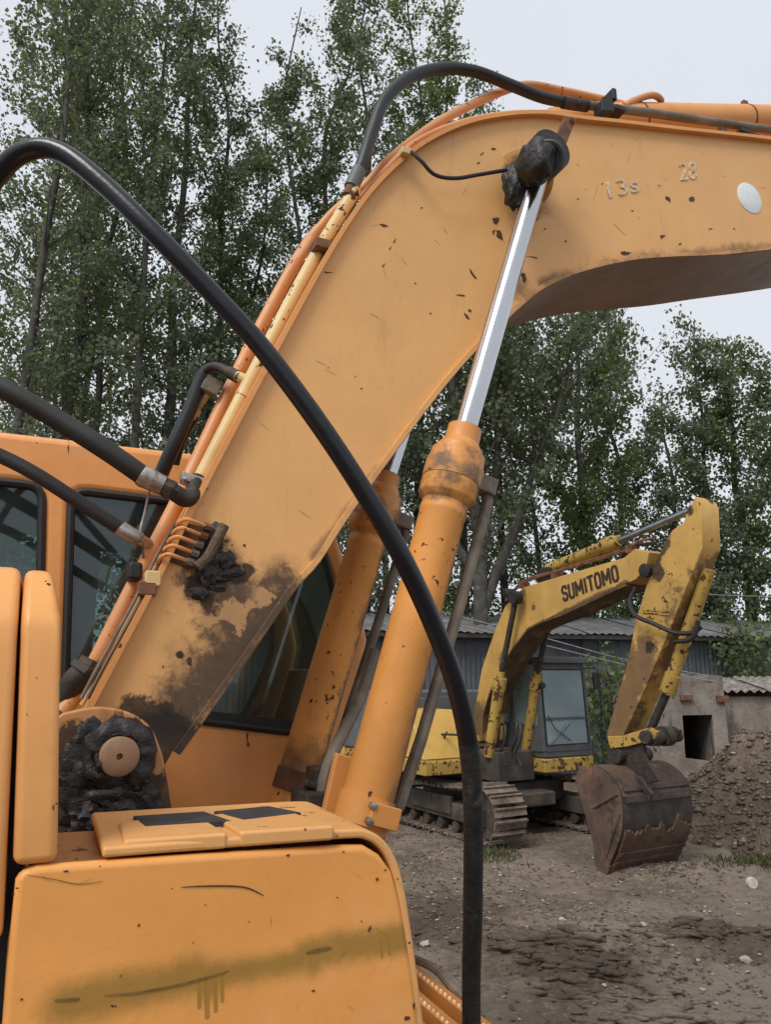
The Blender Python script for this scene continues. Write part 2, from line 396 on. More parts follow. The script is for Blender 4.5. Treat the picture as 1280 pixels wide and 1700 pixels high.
# scraps, stones and leaves too many to count
def scatter(name, pts, sizes, mat, flat=.55, seed=0):   # little eight-sided stones
    rg = np.random.default_rng(seed); n = len(pts)
    base = np.array([[1, 0, 0], [-1, 0, 0], [0, 1, 0], [0, -1, 0], [0, 0, 1], [0, 0, -1]], float)
    tri = np.array([[0, 2, 4], [2, 1, 4], [1, 3, 4], [3, 0, 4], [2, 0, 5], [1, 2, 5], [3, 1, 5], [0, 3, 5]])
    a = rg.random(n) * 6.28; v = base[None] * rg.uniform(.5, 1.2, (n, 6, 1)) * sizes[:, None, None] * np.stack([rg.uniform(.6, 1.5, n), rg.uniform(.6, 1.1, n), np.full(n, flat) * rg.uniform(.6, 1.3, n)], -1)[:, None]
    x = v[..., 0] * np.cos(a)[:, None] - v[..., 1] * np.sin(a)[:, None]; y = v[..., 0] * np.sin(a)[:, None] + v[..., 1] * np.cos(a)[:, None]
    v = np.stack([x, y, v[..., 2]], -1) + pts[:, None]
    f = (tri[None] + (np.arange(n) * 6)[:, None, None]).reshape(-1, 3)
    return npmesh(name, v.reshape(-1, 3), f, mat, smooth=False)
def island_mat(name, cols, rough=.9, noise_amt=True):
    b = NB(name); gi = b.n('ShaderNodeNewGeometry').outputs['Random Per Island']
    cr = b.n('ShaderNodeValToRGB'); cr.color_ramp.interpolation = 'CONSTANT'; b.l(gi, cr.inputs[0])
    el = cr.color_ramp.elements
    for i, (p, col) in enumerate(cols):
        e = el[i] if i < 2 else el.new(p)
        e.position = p; e.color = (*col, 1)
    return b.fin(cr.outputs[0], rough, 0, .3)
STONEM = island_mat('stones', [(0, (.12, .092, .07)), (.35, (.16, .128, .1)), (.62, (.085, .066, .052)), (.82, (.24, .2, .16)), (.95, (.4, .37, .33))])
CLODM = island_mat('clods', [(0, (.085, .064, .049)), (.4, (.115, .088, .068)), (.75, (.065, .049, .039)), (.93, (.18, .147, .115))])
RUBM = island_mat('rubble_pieces', [(0, (.13, .1, .075)), (.4, (.18, .142, .108)), (.7, (.1, .077, .058)), (.86, (.235, .19, .15)), (.97, (.36, .32, .27))])
LITM = island_mat('dead_leaves', [(0, (.13, .096, .065)), (.3, (.075, .055, .04)), (.5, (.22, .18, .13)), (.75, (.1, .085, .055)), (.85, (.38, .34, .29))])
n = 5000; px = RNG.uniform(-1.5, 9.5, n); py = 5 + 11 * RNG.random(n) ** 1.2
sz = .004 + .016 * RNG.random(n) ** 5
pts = np.stack([px, py, ground_z(px, py) + sz * .2], -1)
tag(link('loose_stones', scatter('loose_stones', pts, sz, STONEM, seed=3)), 'small loose stones strewn over the muddy yard', 'stones', kind='stuff')
cl = []
for c0, rx, ry, k in ((RUT, .8, .6, 900), (RUT2, 1.1, .3, 500), (BUMP, .55, .35, 700), (LEFT, .7, 1.6, 500)):
    cl.append(np.stack([c0[0] + RNG.normal(0, rx * .55, k), c0[1] + RNG.normal(0, ry * .55, k)], -1))
cl = np.concatenate(cl); sz = .005 + .03 * RNG.random(len(cl)) ** 4
pts = np.column_stack([cl, ground_z(cl[:, 0], cl[:, 1]) + sz * .25])
tag(link('mud_clods', scatter('mud_clods', pts, sz, CLODM, .7, seed=4)), 'crumbled dark clods in the churned wheel ruts', 'mud', kind='stuff')
def flakes(pts, sizes, nrm_up=.6, seed=0, fold=.25):     # leaf-shaped four-cornered faces
    rg = np.random.default_rng(seed); n = len(pts)
    nn = rg.normal(0, 1, (n, 3)); nn[:, 2] = np.abs(nn[:, 2]) + nrm_up * 2; nn /= np.linalg.norm(nn, axis=1)[:, None]
    t = rg.normal(0, 1, (n, 3)); t -= nn * (t * nn).sum(1)[:, None]; t /= np.linalg.norm(t, axis=1)[:, None]
    s = np.cross(nn, t); z = sizes[:, None]
    v = np.stack([pts - t * z * .5, pts + s * z * .48 - t * z * .1 + nn * z * fold, pts + t * z * .6, pts - s * z * .48 - t * z * .1 + nn * z * fold], 1)
    return v.reshape(-1, 3), (np.arange(n * 4).reshape(-1, 4))
n = 16000; px = RNG.uniform(-1.2, 9.5, n); py = 5.5 + 9 * RNG.random(n)
keep = fbm(N1, px * .9, py * .9, 3) + .5 * np.exp(-((px - .9) / 1.0) ** 2 - ((py - 9.5) / 2.5) ** 2) > RNG.normal(.05, .12, n)
px, py = px[keep], py[keep]; pts = np.stack([px, py, ground_z(px, py) + .006], -1)
v, q = flakes(pts, RNG.uniform(.012, .05, len(pts)), 3.5, 5, .08)
tag(link('leaf_litter', npmesh('leaf_litter', v, q, LITM, False)), 'dead leaves and scraps trodden into the yard', 'leaf litter', kind='stuff')

# ------------------------------------------------------------------ heap of rubble on the right
HC = V(7.2, 12.2)
def heap_z(x, y):
    r = ((x - HC[0]) / 3.0) ** 2 + ((y - HC[1]) / 2.5) ** 2
    return 1.6 * np.clip(1 - r, 0, 1) ** 1.05 * (1 + .85 * fbm(N1, x * .8, y * .8, 4)) + np.clip(1.1 - r, 0, .25) * 4 * (.13 * fbm(N2, x * 3.2, y * 3.2, 4, .6))
hx = np.arange(4.0, 11.4, .05); hy = np.arange(9.2, 14.8, .05); X, Y = np.meshgrid(hx, hy)
Zh = heap_z(X, Y); Z = np.where(Zh > .01, ground_z(X, Y) + Zh, ground_z(X, Y) - .12)
nx2 = len(hx); idx = (np.arange(len(hy) - 1)[:, None] * nx2 + np.arange(nx2 - 1)[None]).reshape(-1)
b = NB('heap_earth')
c = b.mix(b.step(b.noise(2.5, 6, .7), .35, .7), (.16, .12, .09), (.26, .205, .155))
c = b.mix(b.math('MULTIPLY', b.step(b.noise(17, 5, .7), .52, .72), .7), c, (.29, .24, .19))
c = b.mix(b.step(b.noise(24, 5, .7, off=(3, 3, 3)), .55, .68), c, (.035, .026, .02))
b.bump(b.noise(16, 6, .7), 1.0, .08)
HEAPM = b.fin(c, .95, 0, .2)
hp = thing('rubble_heap', (HC[0], HC[1], 0), 'heap of brown earth and rubble in front of the concrete outhouse', 'heap')
link('heap_body', npmesh('heap_body', np.stack([X, Y, Z], -1).reshape(-1, 3), np.stack([idx, idx + 1, idx + nx2 + 1, idx + nx2], 1), HEAPM), hp)
n = 12000; px = HC[0] + RNG.uniform(-3.1, 3.1, n); py = HC[1] + RNG.uniform(-2.5, 1.2, n); k = heap_z(px, py) > .03; px, py = px[k], py[k]
sz = .012 + .075 * RNG.random(len(px)) ** 4
pts = np.stack([px, py, ground_z(px, py) + heap_z(px, py) + sz * .15], -1)
tag(link('rubble', scatter('rubble', pts, sz, RUBM, .5, seed=8), hp), kind='stuff')
# grass tufts
def grass(name, c, rx, ry, n, hgt, label, onheap=False):
    x = c[0] + RNG.normal(0, rx, n); y = c[1] + RNG.normal(0, ry, n); z = ground_z(x, y) + (np.maximum(0, heap_z(x, y)) if onheap else 0)
    a = RNG.random(n) * 6.28; hh = hgt * RNG.uniform(.4, 1.1, n); lean = RNG.normal(0, .35, (n, 2)) * hh[:, None]
    wv = np.stack([np.cos(a), np.sin(a)], -1) * .006
    p = np.stack([x, y, z - .01], -1)
    v = np.zeros((n, 4, 3)); v[:, 0] = p; v[:, 1] = p; v[:, 0, :2] -= wv; v[:, 1, :2] += wv
    mid = p.copy(); mid[:, :2] += lean * .35; mid[:, 2] += hh * .6; v[:, 2] = mid; v[:, 2, :2] += wv * .8
    tip = p.copy(); tip[:, :2] += lean; tip[:, 2] += hh; v[:, 3] = tip
    tag(link(name, npmesh(name, v.reshape(-1, 3), np.arange(n * 4).reshape(-1, 4), GRASSM, False)), label, 'grass', kind='stuff')
GRASSM = island_mat('grass_blades', [(0, (.055, .065, .025)), (.4, (.08, .09, .035)), (.7, (.12, .115, .055)), (.9, (.17, .145, .085))])
g1 = onZ(820, 1418, 0); grass('grass', g1, .16, .2, 420, .11, 'tuft of grass at the foot of the far crawler track')
g2 = onY(1262, 1360, 10.2); grass('grass', (g2[0], g2[1]), .3, .16, 900, .12, 'patch of green weeds at the foot of the rubble heap', True)

# slabs of mud turned over by the wheels
def slabs(c0, rx, ry, k, seed, ang):
    rg = np.random.default_rng(seed); p = np.stack([c0[0] + rg.normal(0, rx * .55, k), c0[1] + rg.normal(0, ry * .55, k)], -1)
    return np.column_stack([p, ground_z(p[:, 0], p[:, 1])]), rg.uniform(.012, .045, k), rg.normal(ang, .25, k)
def lumps(name, pts, sizes, ang, mat, seed):
    bm = bmesh.new(); bmesh.ops.create_icosphere(bm, subdivisions=2, radius=1); base = np.array([v.co[:] for v in bm.verts]); tri = np.array([[v.index for v in f.verts] for f in bm.faces]); bm.free()
    rg = np.random.default_rng(seed); n = len(pts); v = base[None] * (1 + rg.normal(0, .16, (n, len(base), 1)))
    v = v * np.stack([sizes * rg.uniform(1.5, 4.2, n), sizes * rg.uniform(.6, 1.1, n), sizes * rg.uniform(.45, .8, n)], -1)[:, None]
    ca, sa = np.cos(ang)[:, None], np.sin(ang)[:, None]
    v = np.stack([v[..., 0] * ca - v[..., 1] * sa, v[..., 0] * sa + v[..., 1] * ca, v[..., 2]], -1) + pts[:, None]
    return npmesh(name, v.reshape(-1, 3), (tri[None] + (np.arange(n) * len(base))[:, None, None]).reshape(-1, 3), mat, True)
sl_ = [slabs(onZ(890, 1570, 0), .45, .5, 260, 21, -.15), slabs(onZ(975, 1620, 0), .5, .5, 300, 25, -.2), slabs(RUT2, 1.2, .16, 200, 22, -.1), slabs(onZ(1110, 1675, 0), .5, .2, 70, 23, -.2), slabs(onZ(690, 1525, 0), .12, .2, 30, 24, 0)]
tag(link('turned_mud', lumps('turned_mud', *[np.concatenate(q) for q in zip(*sl_)], EARTH, 31)), 'ridges of turned mud in the wheel ruts', 'mud', kind='stuff')

# a few pieces one can pick out
def rock(c, r, seed, fl=.6): return blob(c, (V(r, 0, 0), V(0, r * .8, 0), V(0, 0, r * fl)), .35, 1.6, 2, seed)
PALE = plain('pale_stone', (.36, .33, .29), .9, .15, 20, bump=.4)
for (px_, py_, r, lab) in ((1238, 1589, .05, 'pale stone lying right of the wheel ruts at the frame edge'), (933, 1521, .032, 'white pebble on the bare ground above the ruts'), (975, 1618, .04, 'pale flat stone in the middle of the churned rut'), (1068, 1541, .04, 'pale stone at the left end of the mud ridge'), (705, 1567, .045, 'grey stone beside the front of the orange hood')):
    p = onZ(px_, py_, 0); p[2] = float(ground_z(p[0], p[1])) + r * .35
    tag(part('stone', rock(p, r, int(px_)), PALE), lab, 'stone')
p = onZ(1249, 1467, .05); p[2] = float(ground_z(p[0], p[1])) + .05
v, f = lathe(p + V(.0, -.03, 0), p + V(0, .05, .0), [(0, .02), (0, .055), (.02, .06), (.055, .058), (.055, .02), (.01, .018)], 20)
tag(part('plastic_lid', (v, f), plain('dusty_white_plastic', (.5, .48, .44), .6, .25, 40)), 'round white plastic lid standing on the earth by the bucket spoil', 'lid')

# ================================================================== sheds and walls at the back
b = NB('blue_grey_sheet')
c = b.mix(b.step(b.noise(1.2, 5, .6), .3, .7), (.06, .066, .078), (.115, .122, .138))
c = b.mix(b.math('MULTIPLY', b.step(b.noise(3, 6, .7, stretch=(1, 1, .2)), .5, .75), .7), c, (.05, .04, .034))
SHEET = b.fin(c, .6, .2, .4)
ROOFM = plain('roof_sheet', (.15, .155, .165), .6, .3, 1.5, alt=(.12, .11, .10), altlo=.48, althi=.62, bump=.3)
CONC = NB('stained_concrete')
c = CONC.mix(CONC.step(CONC.noise(1.4, 6, .65), .3, .7), (.16, .135, .115), (.32, .28, .245))
c = CONC.mix(CONC.step(CONC.noise(3, 6, .7, stretch=(1, 1, .25), off=(1, 2, 8)), .52, .7), c, (.08, .065, .055))
c = CONC.mix(CONC.math('MULTIPLY', CONC.step(CONC.noise(9, 5, .7), .58, .72), .8), c, (.4, .37, .33))
CONC.bump(CONC.noise(14, 6, .65), .8, .02); CONC = CONC.fin(c, .92, 0, .2)
TILEM = plain('asbestos_sheet', (.26, .225, .195), .9, .35, 5, alt=(.12, .1, .085), bump=.6, bscale=20, bdist=.01)
DARKIN = plain('dark_inside', (.01, .01, .011), .9)  # near-black colour standing in for the shade inside openings
def corr(wd, ln, pitch, amp, nl=2, step=4):
    nn = int(round(wd / pitch)) * step; v = []; f = []
    for j in range(nl):
        for i in range(nn + 1):
            x = wd * i / nn; v.append((x, ln * j / (nl - 1), amp * math.cos(2 * math.pi * i / step)))
    for j in range(nl - 1):
        for i in range(nn): a = j * (nn + 1) + i; f.append((a, a + 1, a + nn + 2, a + nn + 1))
    return v, f
def basis(o, x, y, z): return Matrix(((x[0], y[0], z[0], o[0]), (x[1], y[1], z[1], o[1]), (x[2], y[2], z[2], o[2]), (0, 0, 0, 1)))
A = V(-4.0, 16.0); B = V(14.5, 20.6); dW = unit(B - A); dX = V(dW[0], dW[1], 0); dN = V(dW[1], -dW[0], 0)     # shed front line, facing the yard
EAVE = onY(800, 1046, 17.2)[2]
sh = thing('corrugated_shed', (*((A + B) / 2), 0), 'long shed of dark blue-grey corrugated sheet with pale roof behind the yard', 'shed')
sheet = mesh('wall_sheet', *corr(1.0, EAVE, .125, .018), SHEET, 60); rsheet = mesh('roof_sheet', *corr(1.0, 3.2, .2, .02), ROOFM, 60)
nW = int(np.linalg.norm(B - A))
for i in range(nW):
    o = V(*(A + dW * i), 0)
    link('wall_sheet', sheet, sh, basis(o + dN * (.02 * (i % 2)), dX, UP, dN))
    sl = rad(12); up = -dN * math.cos(sl) + UP * math.sin(sl)
    link('roof_sheet', rsheet, sh, basis(o + dN * .35 + UP * (EAVE - .06 + .02 * (i % 2)), dX, up, np.cross(dX, up)))
part('back_wall', box(V(*((A + B) / 2), EAVE / 2) - dN * 2.8, dX * nW / 2, dN * .05, UP * (EAVE + .9) / 2), SHEET, sh)
part('eave_board', box(V(*((A + B) / 2), EAVE - .12) + dN * .3, dX * nW / 2, dN * .015, UP * .05), DARKSTEEL, sh)
wp = onY(1012, 1140, 18.45)
wd = part('window', box(wp, dX * .36, dN * .04, UP * .34), DARKIN, sh)
part('frame', box(wp + UP * .36, dX * .4, dN * .06, UP * .03), GREYTUBE, wd)
# outhouse
YO = 15.2
def OY(px, py, y=YO): return onY(px, py, y)
oL, oR = OY(1060, 1200)[0], OY(1203, 1200)[0]; oT = OY(1130, 1118)[2]
oh = thing('outhouse', ((oL + oR) / 2, YO, 0), 'small stained concrete outhouse with a dark empty doorway', 'outhouse')
d0 = OY(1127, 1187); d1 = OY(1186, 1260)
MO = basis(V(0, YO, 0), V(1, 0, 0), UP, V(0, -1, 0))
plate('front_wall', [(oL, -.1), (oR, -.1), (oR, oT - .05), (oR - .5, oT), (oL + .3, oT + .02), (oL, oT - .3)], [[(d0[0] + .02, d1[2] + .02), (d0[0] + .03, d0[2]), (d1[0], d0[2] + .01), (d1[0] - .02, d1[2] - .05)]], MO, .24, CONC, oh)
part('side_wall', box(V(oR - .12, YO + 1.0, oT / 2 - .1), V(.12, 0, 0), V(0, .87, 0), V(0, 0, oT / 2)), CONC, oh)
part('side_wall', box(V(oL + .12, YO + 1.0, oT / 2 - .1), V(.12, 0, 0), V(0, .87, 0), V(0, 0, oT / 2)), CONC, oh)
part('doorway_shade', join(box(V((d0[0] + d1[0]) / 2, YO + 1.2, 1.0), V(.9, 0, 0), V(0, .02, 0), V(0, 0, 1.0)), box(V(d0[0] - .2, YO + .65, 1.0), V(.02, 0, 0), V(0, .5, 0), V(0, 0, 1)), box(V(d1[0] + .2, YO + .65, 1.0), V(.02, 0, 0), V(0, .5, 0), V(0, 0, 1))), DARKIN, oh)  # black sheets added behind the doorway to paint its inner shade
part('rear_wall', box(V((oL + oR) / 2, YO + 1.99, oT / 2 - .1), V((oR - oL) / 2, 0, 0), V(0, .12, 0), V(0, 0, oT / 2)), DARKIN, oh)  # inner face carries the same painted shade
part('roof_slab', box(V((oL + oR) / 2, YO + 1.0, oT - .16), V((oR - oL) / 2 - .24, 0, 0), V(0, .87, 0), V(0, 0, .06)), CONC, oh)
lp = OY(1140, 1158, YO - .16); part('bracket', box(lp, V(.12, 0, 0), V(0, .035, 0), V(0, 0, .05)), RUSTY, oh)
lp = OY(1200, 1160, YO - .15); part('brick', box(lp, V(.11, 0, 0), V(0, .04, 0), V(0, 0, .06)), RUSTY, oh)
# low building to its right with wavy roof sheets
lb = thing('low_building', (9.2, 16.5, 0), 'low rendered wall roofed with weathered wavy sheets behind the rubble heap', 'building')
rT = onY(1240, 1150, 15.6)[2]; rX = onY(1199, 1150, 15.6)[0]
part('wall', box(V(rX + 2.6, 15.75, rT / 2 - .08), V(2.6, 0, 0), V(0, .12, 0), V(0, 0, rT / 2)), CONC, lb)
part('wall', box(V(rX + 2.6, 17.0, rT / 2), V(2.6, 0, 0), V(0, .12, 0), V(0, 0, rT / 2 + .1)), CONC, lb)
rs = mesh('wavy_sheet', *corr(.9, 1.7, .18, .03, 2, 6), TILEM, 60); sl = rad(9)
for i in range(6):
    for j in range(1):
        link('wavy_sheet', rs, lb, basis(V(rX + i * .86 - .03, 15.45, rT + .03 + .02 * (i % 2)), V(1, 0, 0), V(0, math.cos(sl), math.sin(sl)), V(0, -math.sin(sl), math.cos(sl))))
# sagging cables in front of the shed
WIRE = plain('cable', (.3, .3, .3), .6)
def cable(pts, label, r=.009):
    P = [onY(*p) for p in pts]; part_ = tag(part('cable', tube(catmull(P, 6), r, 6), WIRE), label, 'cable', 'cables strung across the yard')
cable([(690, 1005, 14.5), (900, 1058, 14.6), (1050, 1098, 14.8), (1200, 1125, 15.2), (1330, 1140, 15.6)], 'upper pale cable sagging over the far cab roof')
cable([(690, 1020, 14.5), (900, 1070, 14.6), (1050, 1106, 14.8), (1195, 1133, 15.1)], 'lower pale cable sagging over the far cab roof')
cable([(1100, 982, 13.5), (1200, 988, 14), (1400, 994, 15)], 'thin cable right of the raised yellow arm', .007)

# ================================================================== trees
BARK = plain('bark', (.06, .056, .048), .9, .35, 5, alt=(.12, .115, .1), bump=.8, bscale=25, bdist=.02)
def leafmat(name, cols):
    b = NB(name); gi = b.n('ShaderNodeNewGeometry').outputs['Random Per Island']
    cr = b.n('ShaderNodeValToRGB'); b.l(gi, cr.inputs[0]); el = cr.color_ramp.elements
    for i, (p, col) in enumerate(cols):
        e = el[i] if i < 2 else el.new(p)
        e.position = p; e.color = (*col, 1)
    tl = b.n('ShaderNodeBsdfTranslucent'); b.l(b.mix(1, cr.outputs[0], (1.1, 1.25, .5), 'MULTIPLY'), tl.inputs[0])
    b.fin(cr.outputs[0], .55, 0, .35); m = b.n('ShaderNodeMixShader'); m.inputs[0].default_value = .45
    b.l(b.p.outputs[0], m.inputs[1]); b.l(tl.outputs[0], m.inputs[2]); b.l(m.outputs[0], b.out.inputs[0]); return b.m
LEAF = [leafmat('poplar_leaves', [(0, (.088, .113, .082)), (.45, (.125, .153, .11)), (.8, (.165, .19, .135)), (1, (.24, .24, .16))]),
        leafmat('poplar_leaves_green', [(0, (.085, .122, .058)), (.45, (.122, .164, .076)), (.8, (.165, .205, .098)), (1, (.24, .24, .125))])]
NL = [0]
def tree(name, base, hgt, R, nleaf, label, r0=.15, seed=0, h0=.1, mat=0, fork=False, lean=(0, 0), group='poplars behind the yard', leaf=(.06, .14), top=.98, wig=1.0):
    rg = np.random.default_rng(100 + seed); base = np.asarray(base, float)
    t = thing(name, base, label, 'tree', group); woods = []; segs = []
    stems = [(V(0, 0, 0), V(lean[0], lean[1], 0) * hgt, 1.0)]
    if fork: stems = [(V(0, 0, 0), V(-.06, 0, 0) * hgt, 1.0), (V(0, 0, .27 * hgt), V(.22, .02, 0) * hgt, .8), (V(0, 0, .3 * hgt), V(-.2, .05, 0) * hgt, .7), (V(0, 0, .33 * hgt), V(.08, .05, 0) * hgt, .75)]
    main = None
    for (st, off, k) in stems:
        m = 9; P = []
        if main is not None:
            j_ = min(range(len(main)), key=lambda q_: abs(main[q_][2] - base[2] - st[2])); st = main[j_] - base
        for i in range(m):
            q = i / (m - 1); P.append(base + st + (off + V(*(rg.normal(0, .012, 2) * hgt * wig), 0) * min(1, q * 3)) * q + UP * (hgt * k - st[2]) * q)
        P = catmull(P, 3); nP = len(P)
        if main is None: main = P
        woods.append(tube(P, [r0 * k ** 2 * (1 - .93 * i / (nP - 1)) + .006 for i in range(nP)], 7))
        nb = int(46 * k * max(.6, hgt / 20))
        for j in range(nb):
            q = h0 + (top - h0) * (j + rg.random()) / nb
            p = P[min(nP - 1, int(q * (nP - 1)))]; az = j * 2.4 + rg.random()
            prof = min(1, (1.03 - q) * 2.6) ** .8 * min(1, .45 + (q - h0) * 2.2)
            ln = R * prof * rg.uniform(.65, 1.2) * 1.25 + .25; el = rad(rg.uniform(28, 58))
            d = V(math.cos(az) * math.cos(el), math.sin(az) * math.cos(el), math.sin(el)); e = p + d * ln + V(0, 0, .12 * ln)
            mdl = p + d * ln * .55 - V(0, 0, .05 * ln)
            woods.append(tube([p, mdl, e], [r0 * .16 * (1 - q * .6) + .008, .012, .004], 4, False))
            segs.append((p + (mdl - p) * .3, mdl, ln * .5)); segs.append((mdl, e, ln * .6))
            for _ in range(3):
                s0 = p + (e - p) * rg.uniform(.25, .9); dd = unit(d + rg.normal(0, .7, 3)); l2 = rg.uniform(.35, .85) * (.4 + .5 * prof)
                segs.append((s0, s0 + dd * l2, l2 * 1.3))
    W = np.array([s[2] for s in segs]) * rg.gamma(2.2, 1, len(segs)); cnt = rg.multinomial(nleaf, W / W.sum())
    a = np.repeat(np.array([s[0] for s in segs]), cnt, 0); e = np.repeat(np.array([s[1] for s in segs]), cnt, 0); q = rg.random(len(a))[:, None]
    pts = a + (e - a) * q + rg.normal(0, .17, a.shape)
    v, f = flakes(pts, rg.uniform(*leaf, len(pts)), -.15, seed, .12)
    NL[0] += len(pts)
    part('trunk', join(*woods), BARK, t, smooth=60)
    link('crown', npmesh('crown', v, f, LEAF[mat], False), t)
    return t
def tall(px, y, toppy): return onY(px, toppy, y)[2]
TREES = [  # trunk pixel x, depth, pixel of the top, crown radius, leaves, label
 (-20, 16.5, -260, 1.7, 6500, 'poplar cut by the left edge of the frame', {}),
 (58, 18.0, -300, 1.6, 8500, 'tall poplar with dark trunk second from the left edge', dict(r0=.19)),
 (120, 21.0, -160, 1.8, 8000, 'poplar just left of the arch of the black hose', {}),
 (196, 17.5, -150, 1.35, 8500, 'poplar with straight slim trunk seen under the black hose', dict(r0=.14, wig=.4)),
 (246, 19.5, -140, 1.5, 9500, 'poplar whose pale trunk rises behind the black hose', dict(r0=.2, wig=.5)),
 (318, 21.0, -60, 1.35, 8000, 'poplar on the left edge of the first sky gap', dict(r0=.15)),
 (400, 22.5, 190, 1.5, 7500, 'shorter poplar under the first gap of sky', dict(mat=1)),
 (462, 20.0, 30, 1.35, 8500, 'poplar right of the first gap of sky', {}),
 (530, 21.0, -70, 1.5, 10000, 'poplar with the peaked crown left of the upper hose arch', dict(r0=.18)),
 (606, 20.0, -60, 1.3, 8500, 'poplar directly behind the foot of the upper hose arch', {}),
 (700, 22.0, -80, 1.5, 10000, 'poplar seen through the upper hose arch', dict(mat=1)),
 (775, 21.0, -60, 1.25, 8000, 'poplar right of the upper hose arch against the open sky', dict(mat=1)),
 (845, 22.5, 105, 1.2, 6000, 'poplar whose tip shows just above the boom bend', {}),
 (815, 18.6, 330, 2.6, 13000, 'dark forked tree behind the far machine, its trunk splitting above the shed roof', dict(r0=.25, fork=True, h0=.3)),
 (985, 21.5, 420, 1.9, 11000, 'broad tree filling the view under the boom', dict(mat=1, r0=.2)),
 (1050, 23.5, 510, 1.4, 6000, 'tree whose top meets the underside of the boom', {}),
 (1135, 24.0, 640, 1.3, 4200, 'low sparse poplar behind the top of the yellow arm', {}),
 (1208, 22.0, 535, 1.1, 7000, 'slender pointed poplar right of the yellow arm', dict(r0=.14)),
 (1258, 22.5, 560, 1.2, 7000, 'pointed poplar at the right edge of the frame', dict(mat=1, r0=.2)),
 (1345, 21.5, 580, 1.6, 6500, 'poplar just beyond the right edge of the frame', {}),
 (0, 21.0, -160, 2.5, 11000, 'poplar farther back filling the top left corner', {}),
 (90, 24.5, -60, 2.2, 9000, 'poplar farther back between the two leftmost trunks', dict(mat=1)),
 (370, 24.5, 230, 1.7, 7000, 'poplar farther back below the first gap of sky', {}),
 (300, 27.0, 330, 2.2, 6000, 'hazy back row tree left of the orange cab roof line', {}),
 (640, 27.0, 330, 2.4, 7000, 'back row tree glimpsed between the cylinders and the boom', {}),
 (60, 26.0, 250, 2.4, 6000, 'back row tree low behind the left hoses', {}),
 (900, 27.0, 560, 2.4, 7000, 'back row tree behind the lettered yellow boom', {}),
]
for i, (px, y, tp, R, nl, lab, kw) in enumerate(TREES):
    bz = onY(px, 1100, y); hgt = tall(px, y, tp) + .1
    tree('forked_tree' if kw.get('fork') else 'poplar_tree', (bz[0], y, -.1), hgt, R * 1.08, int(nl * 1.6), lab, seed=i, **kw)
for i, (px, y, hg, R, nl, lab) in enumerate(((1010, 15.0, 2.6, .5, 1100, 'small bush between the far cab and the arm'), (735, 20.8, 5.0, 1.3, 3000, 'bushy shrub overhanging the left part of the shed roof'), (955, 21.5, 5.0, 1.4, 3200, 'shrub overhanging the middle of the shed roof'), (1150, 22.6, 5.2, 1.6, 3200, 'shrub overhanging the right part of the shed roof'), (1240, 18.6, 3.6, .7, 1500, 'vine bush climbing the shed wall above the low roof'))):
    tree('shrub', (onY(px, 1100, y)[0], y, -.1), hg, R, nl, lab, r0=.05, seed=60 + i, h0=.15, mat=1, group='shrubs around the shed')

# ================================================================== NEAR EXCAVATOR
EX = thing('excavator', SL(.3, 2.45, 0), 'orange excavator with worn paint filling the foreground, boom raised', 'excavator')
DB = 2.20; BW = .50                                    # boom: near side plate and width
lp = lambda d: (lambda x, y, e=0: onL(x, y, d + e))
# ---- boom
TOP = [(150, 1180), (245, 1000), (328, 835), (430, 640), (520, 473), (575, 380), (625, 313), (690, 254), (760, 217), (830, 200), (900, 196), (960, 204), (1030, 211), (1120, 221), (1280, 238), (1450, 262), (1640, 300)]
BOT = [(1640, 350), (1450, 392), (1280, 411), (1193, 420), (1095, 424), (1031, 431), (956, 449), (898, 474), (868, 496), (820, 540), (727, 640), (580, 837), (520, 928), (478, 975), (405, 1081), (287, 1246)]
top = catmull([V(*p) for p in TOP], 5); bot = catmull([V(*p) for p in BOT], 4)
FOOT = [(262, 1290), (220, 1320), (170, 1318), (130, 1285), (118, 1240)]
bpts = [onL(p[0], p[1], DB) for p in top + bot + [V(*p) for p in FOOT]]
mp = lambda x, y: onL(x, y, DB)
BOOMM = paint('orange_boom_paint', (.74, .40, .145), chip=.16, grime=.42, fade=.06, stains=[
    ((.24, .135, .06), 2.2, 11, 1.0, [(mp(880, 330), .13), (mp(1050, 432), mp(1280, 412), .05), (mp(900, 470), mp(1050, 432), .05), (mp(865, 480), .09)]),
    ((.26, .15, .075), 2.2, 7, 1.1, [(mp(365, 980), .17), (mp(300, 1180), mp(470, 990), .18), (mp(700, 690), mp(520, 925), .03)]),
    ((.085, .058, .041), 3.2, 13, .75, [(mp(355, 960), .115), (mp(375, 1030), .14), (mp(310, 1175), mp(478, 985), .115), (mp(240, 1200), .09), (mp(445, 985), .07), (mp(300, 1190), .13), (mp(395, 985), .1)]),
    ((.50, .29, .13), 5.0, 15, .2, [(mp(395, 1020), .05), (mp(350, 1020), .035), (mp(440, 990), .03)]),
    ((.02, .017, .015), 2.8, 14, .4, [(mp(240, 1225), mp(300, 1240), .10), (mp(350, 915), .06), (mp(345, 945), .065), (mp(330, 975), .05), (mp(390, 955), .04), (mp(412, 945), .025), (mp(220, 1178), mp(290, 1215), .06), (mp(250, 1230), .09), (mp(298, 1088), .012), (mp(314, 1096), .012), (mp(345, 1000), .045)]),
    ((.03, .02, .015), 1.6, 12, .5, [(mp(865, 300), .10), (mp(875, 345), .07)])])
core = part('boom', prism(bpts, L * BW), BOOMM, EX, smooth=30)
def nrm2(path, i, sgn):
    t = path[min(i + 1, len(path) - 1)] - path[max(i - 1, 0)]; n = np.cross(L, t); return unit(n) * sgn
tp3 = [onL(p[0], p[1], DB) - L * .028 for p in top]; sg = 1 if nrm2(tp3, 20, 1)[2] > 0 else -1
part('top_flange', strip(tp3, lambda i: nrm2(tp3, i, sg), .017, L * (BW + .056)), O_plain, core, smooth=30)
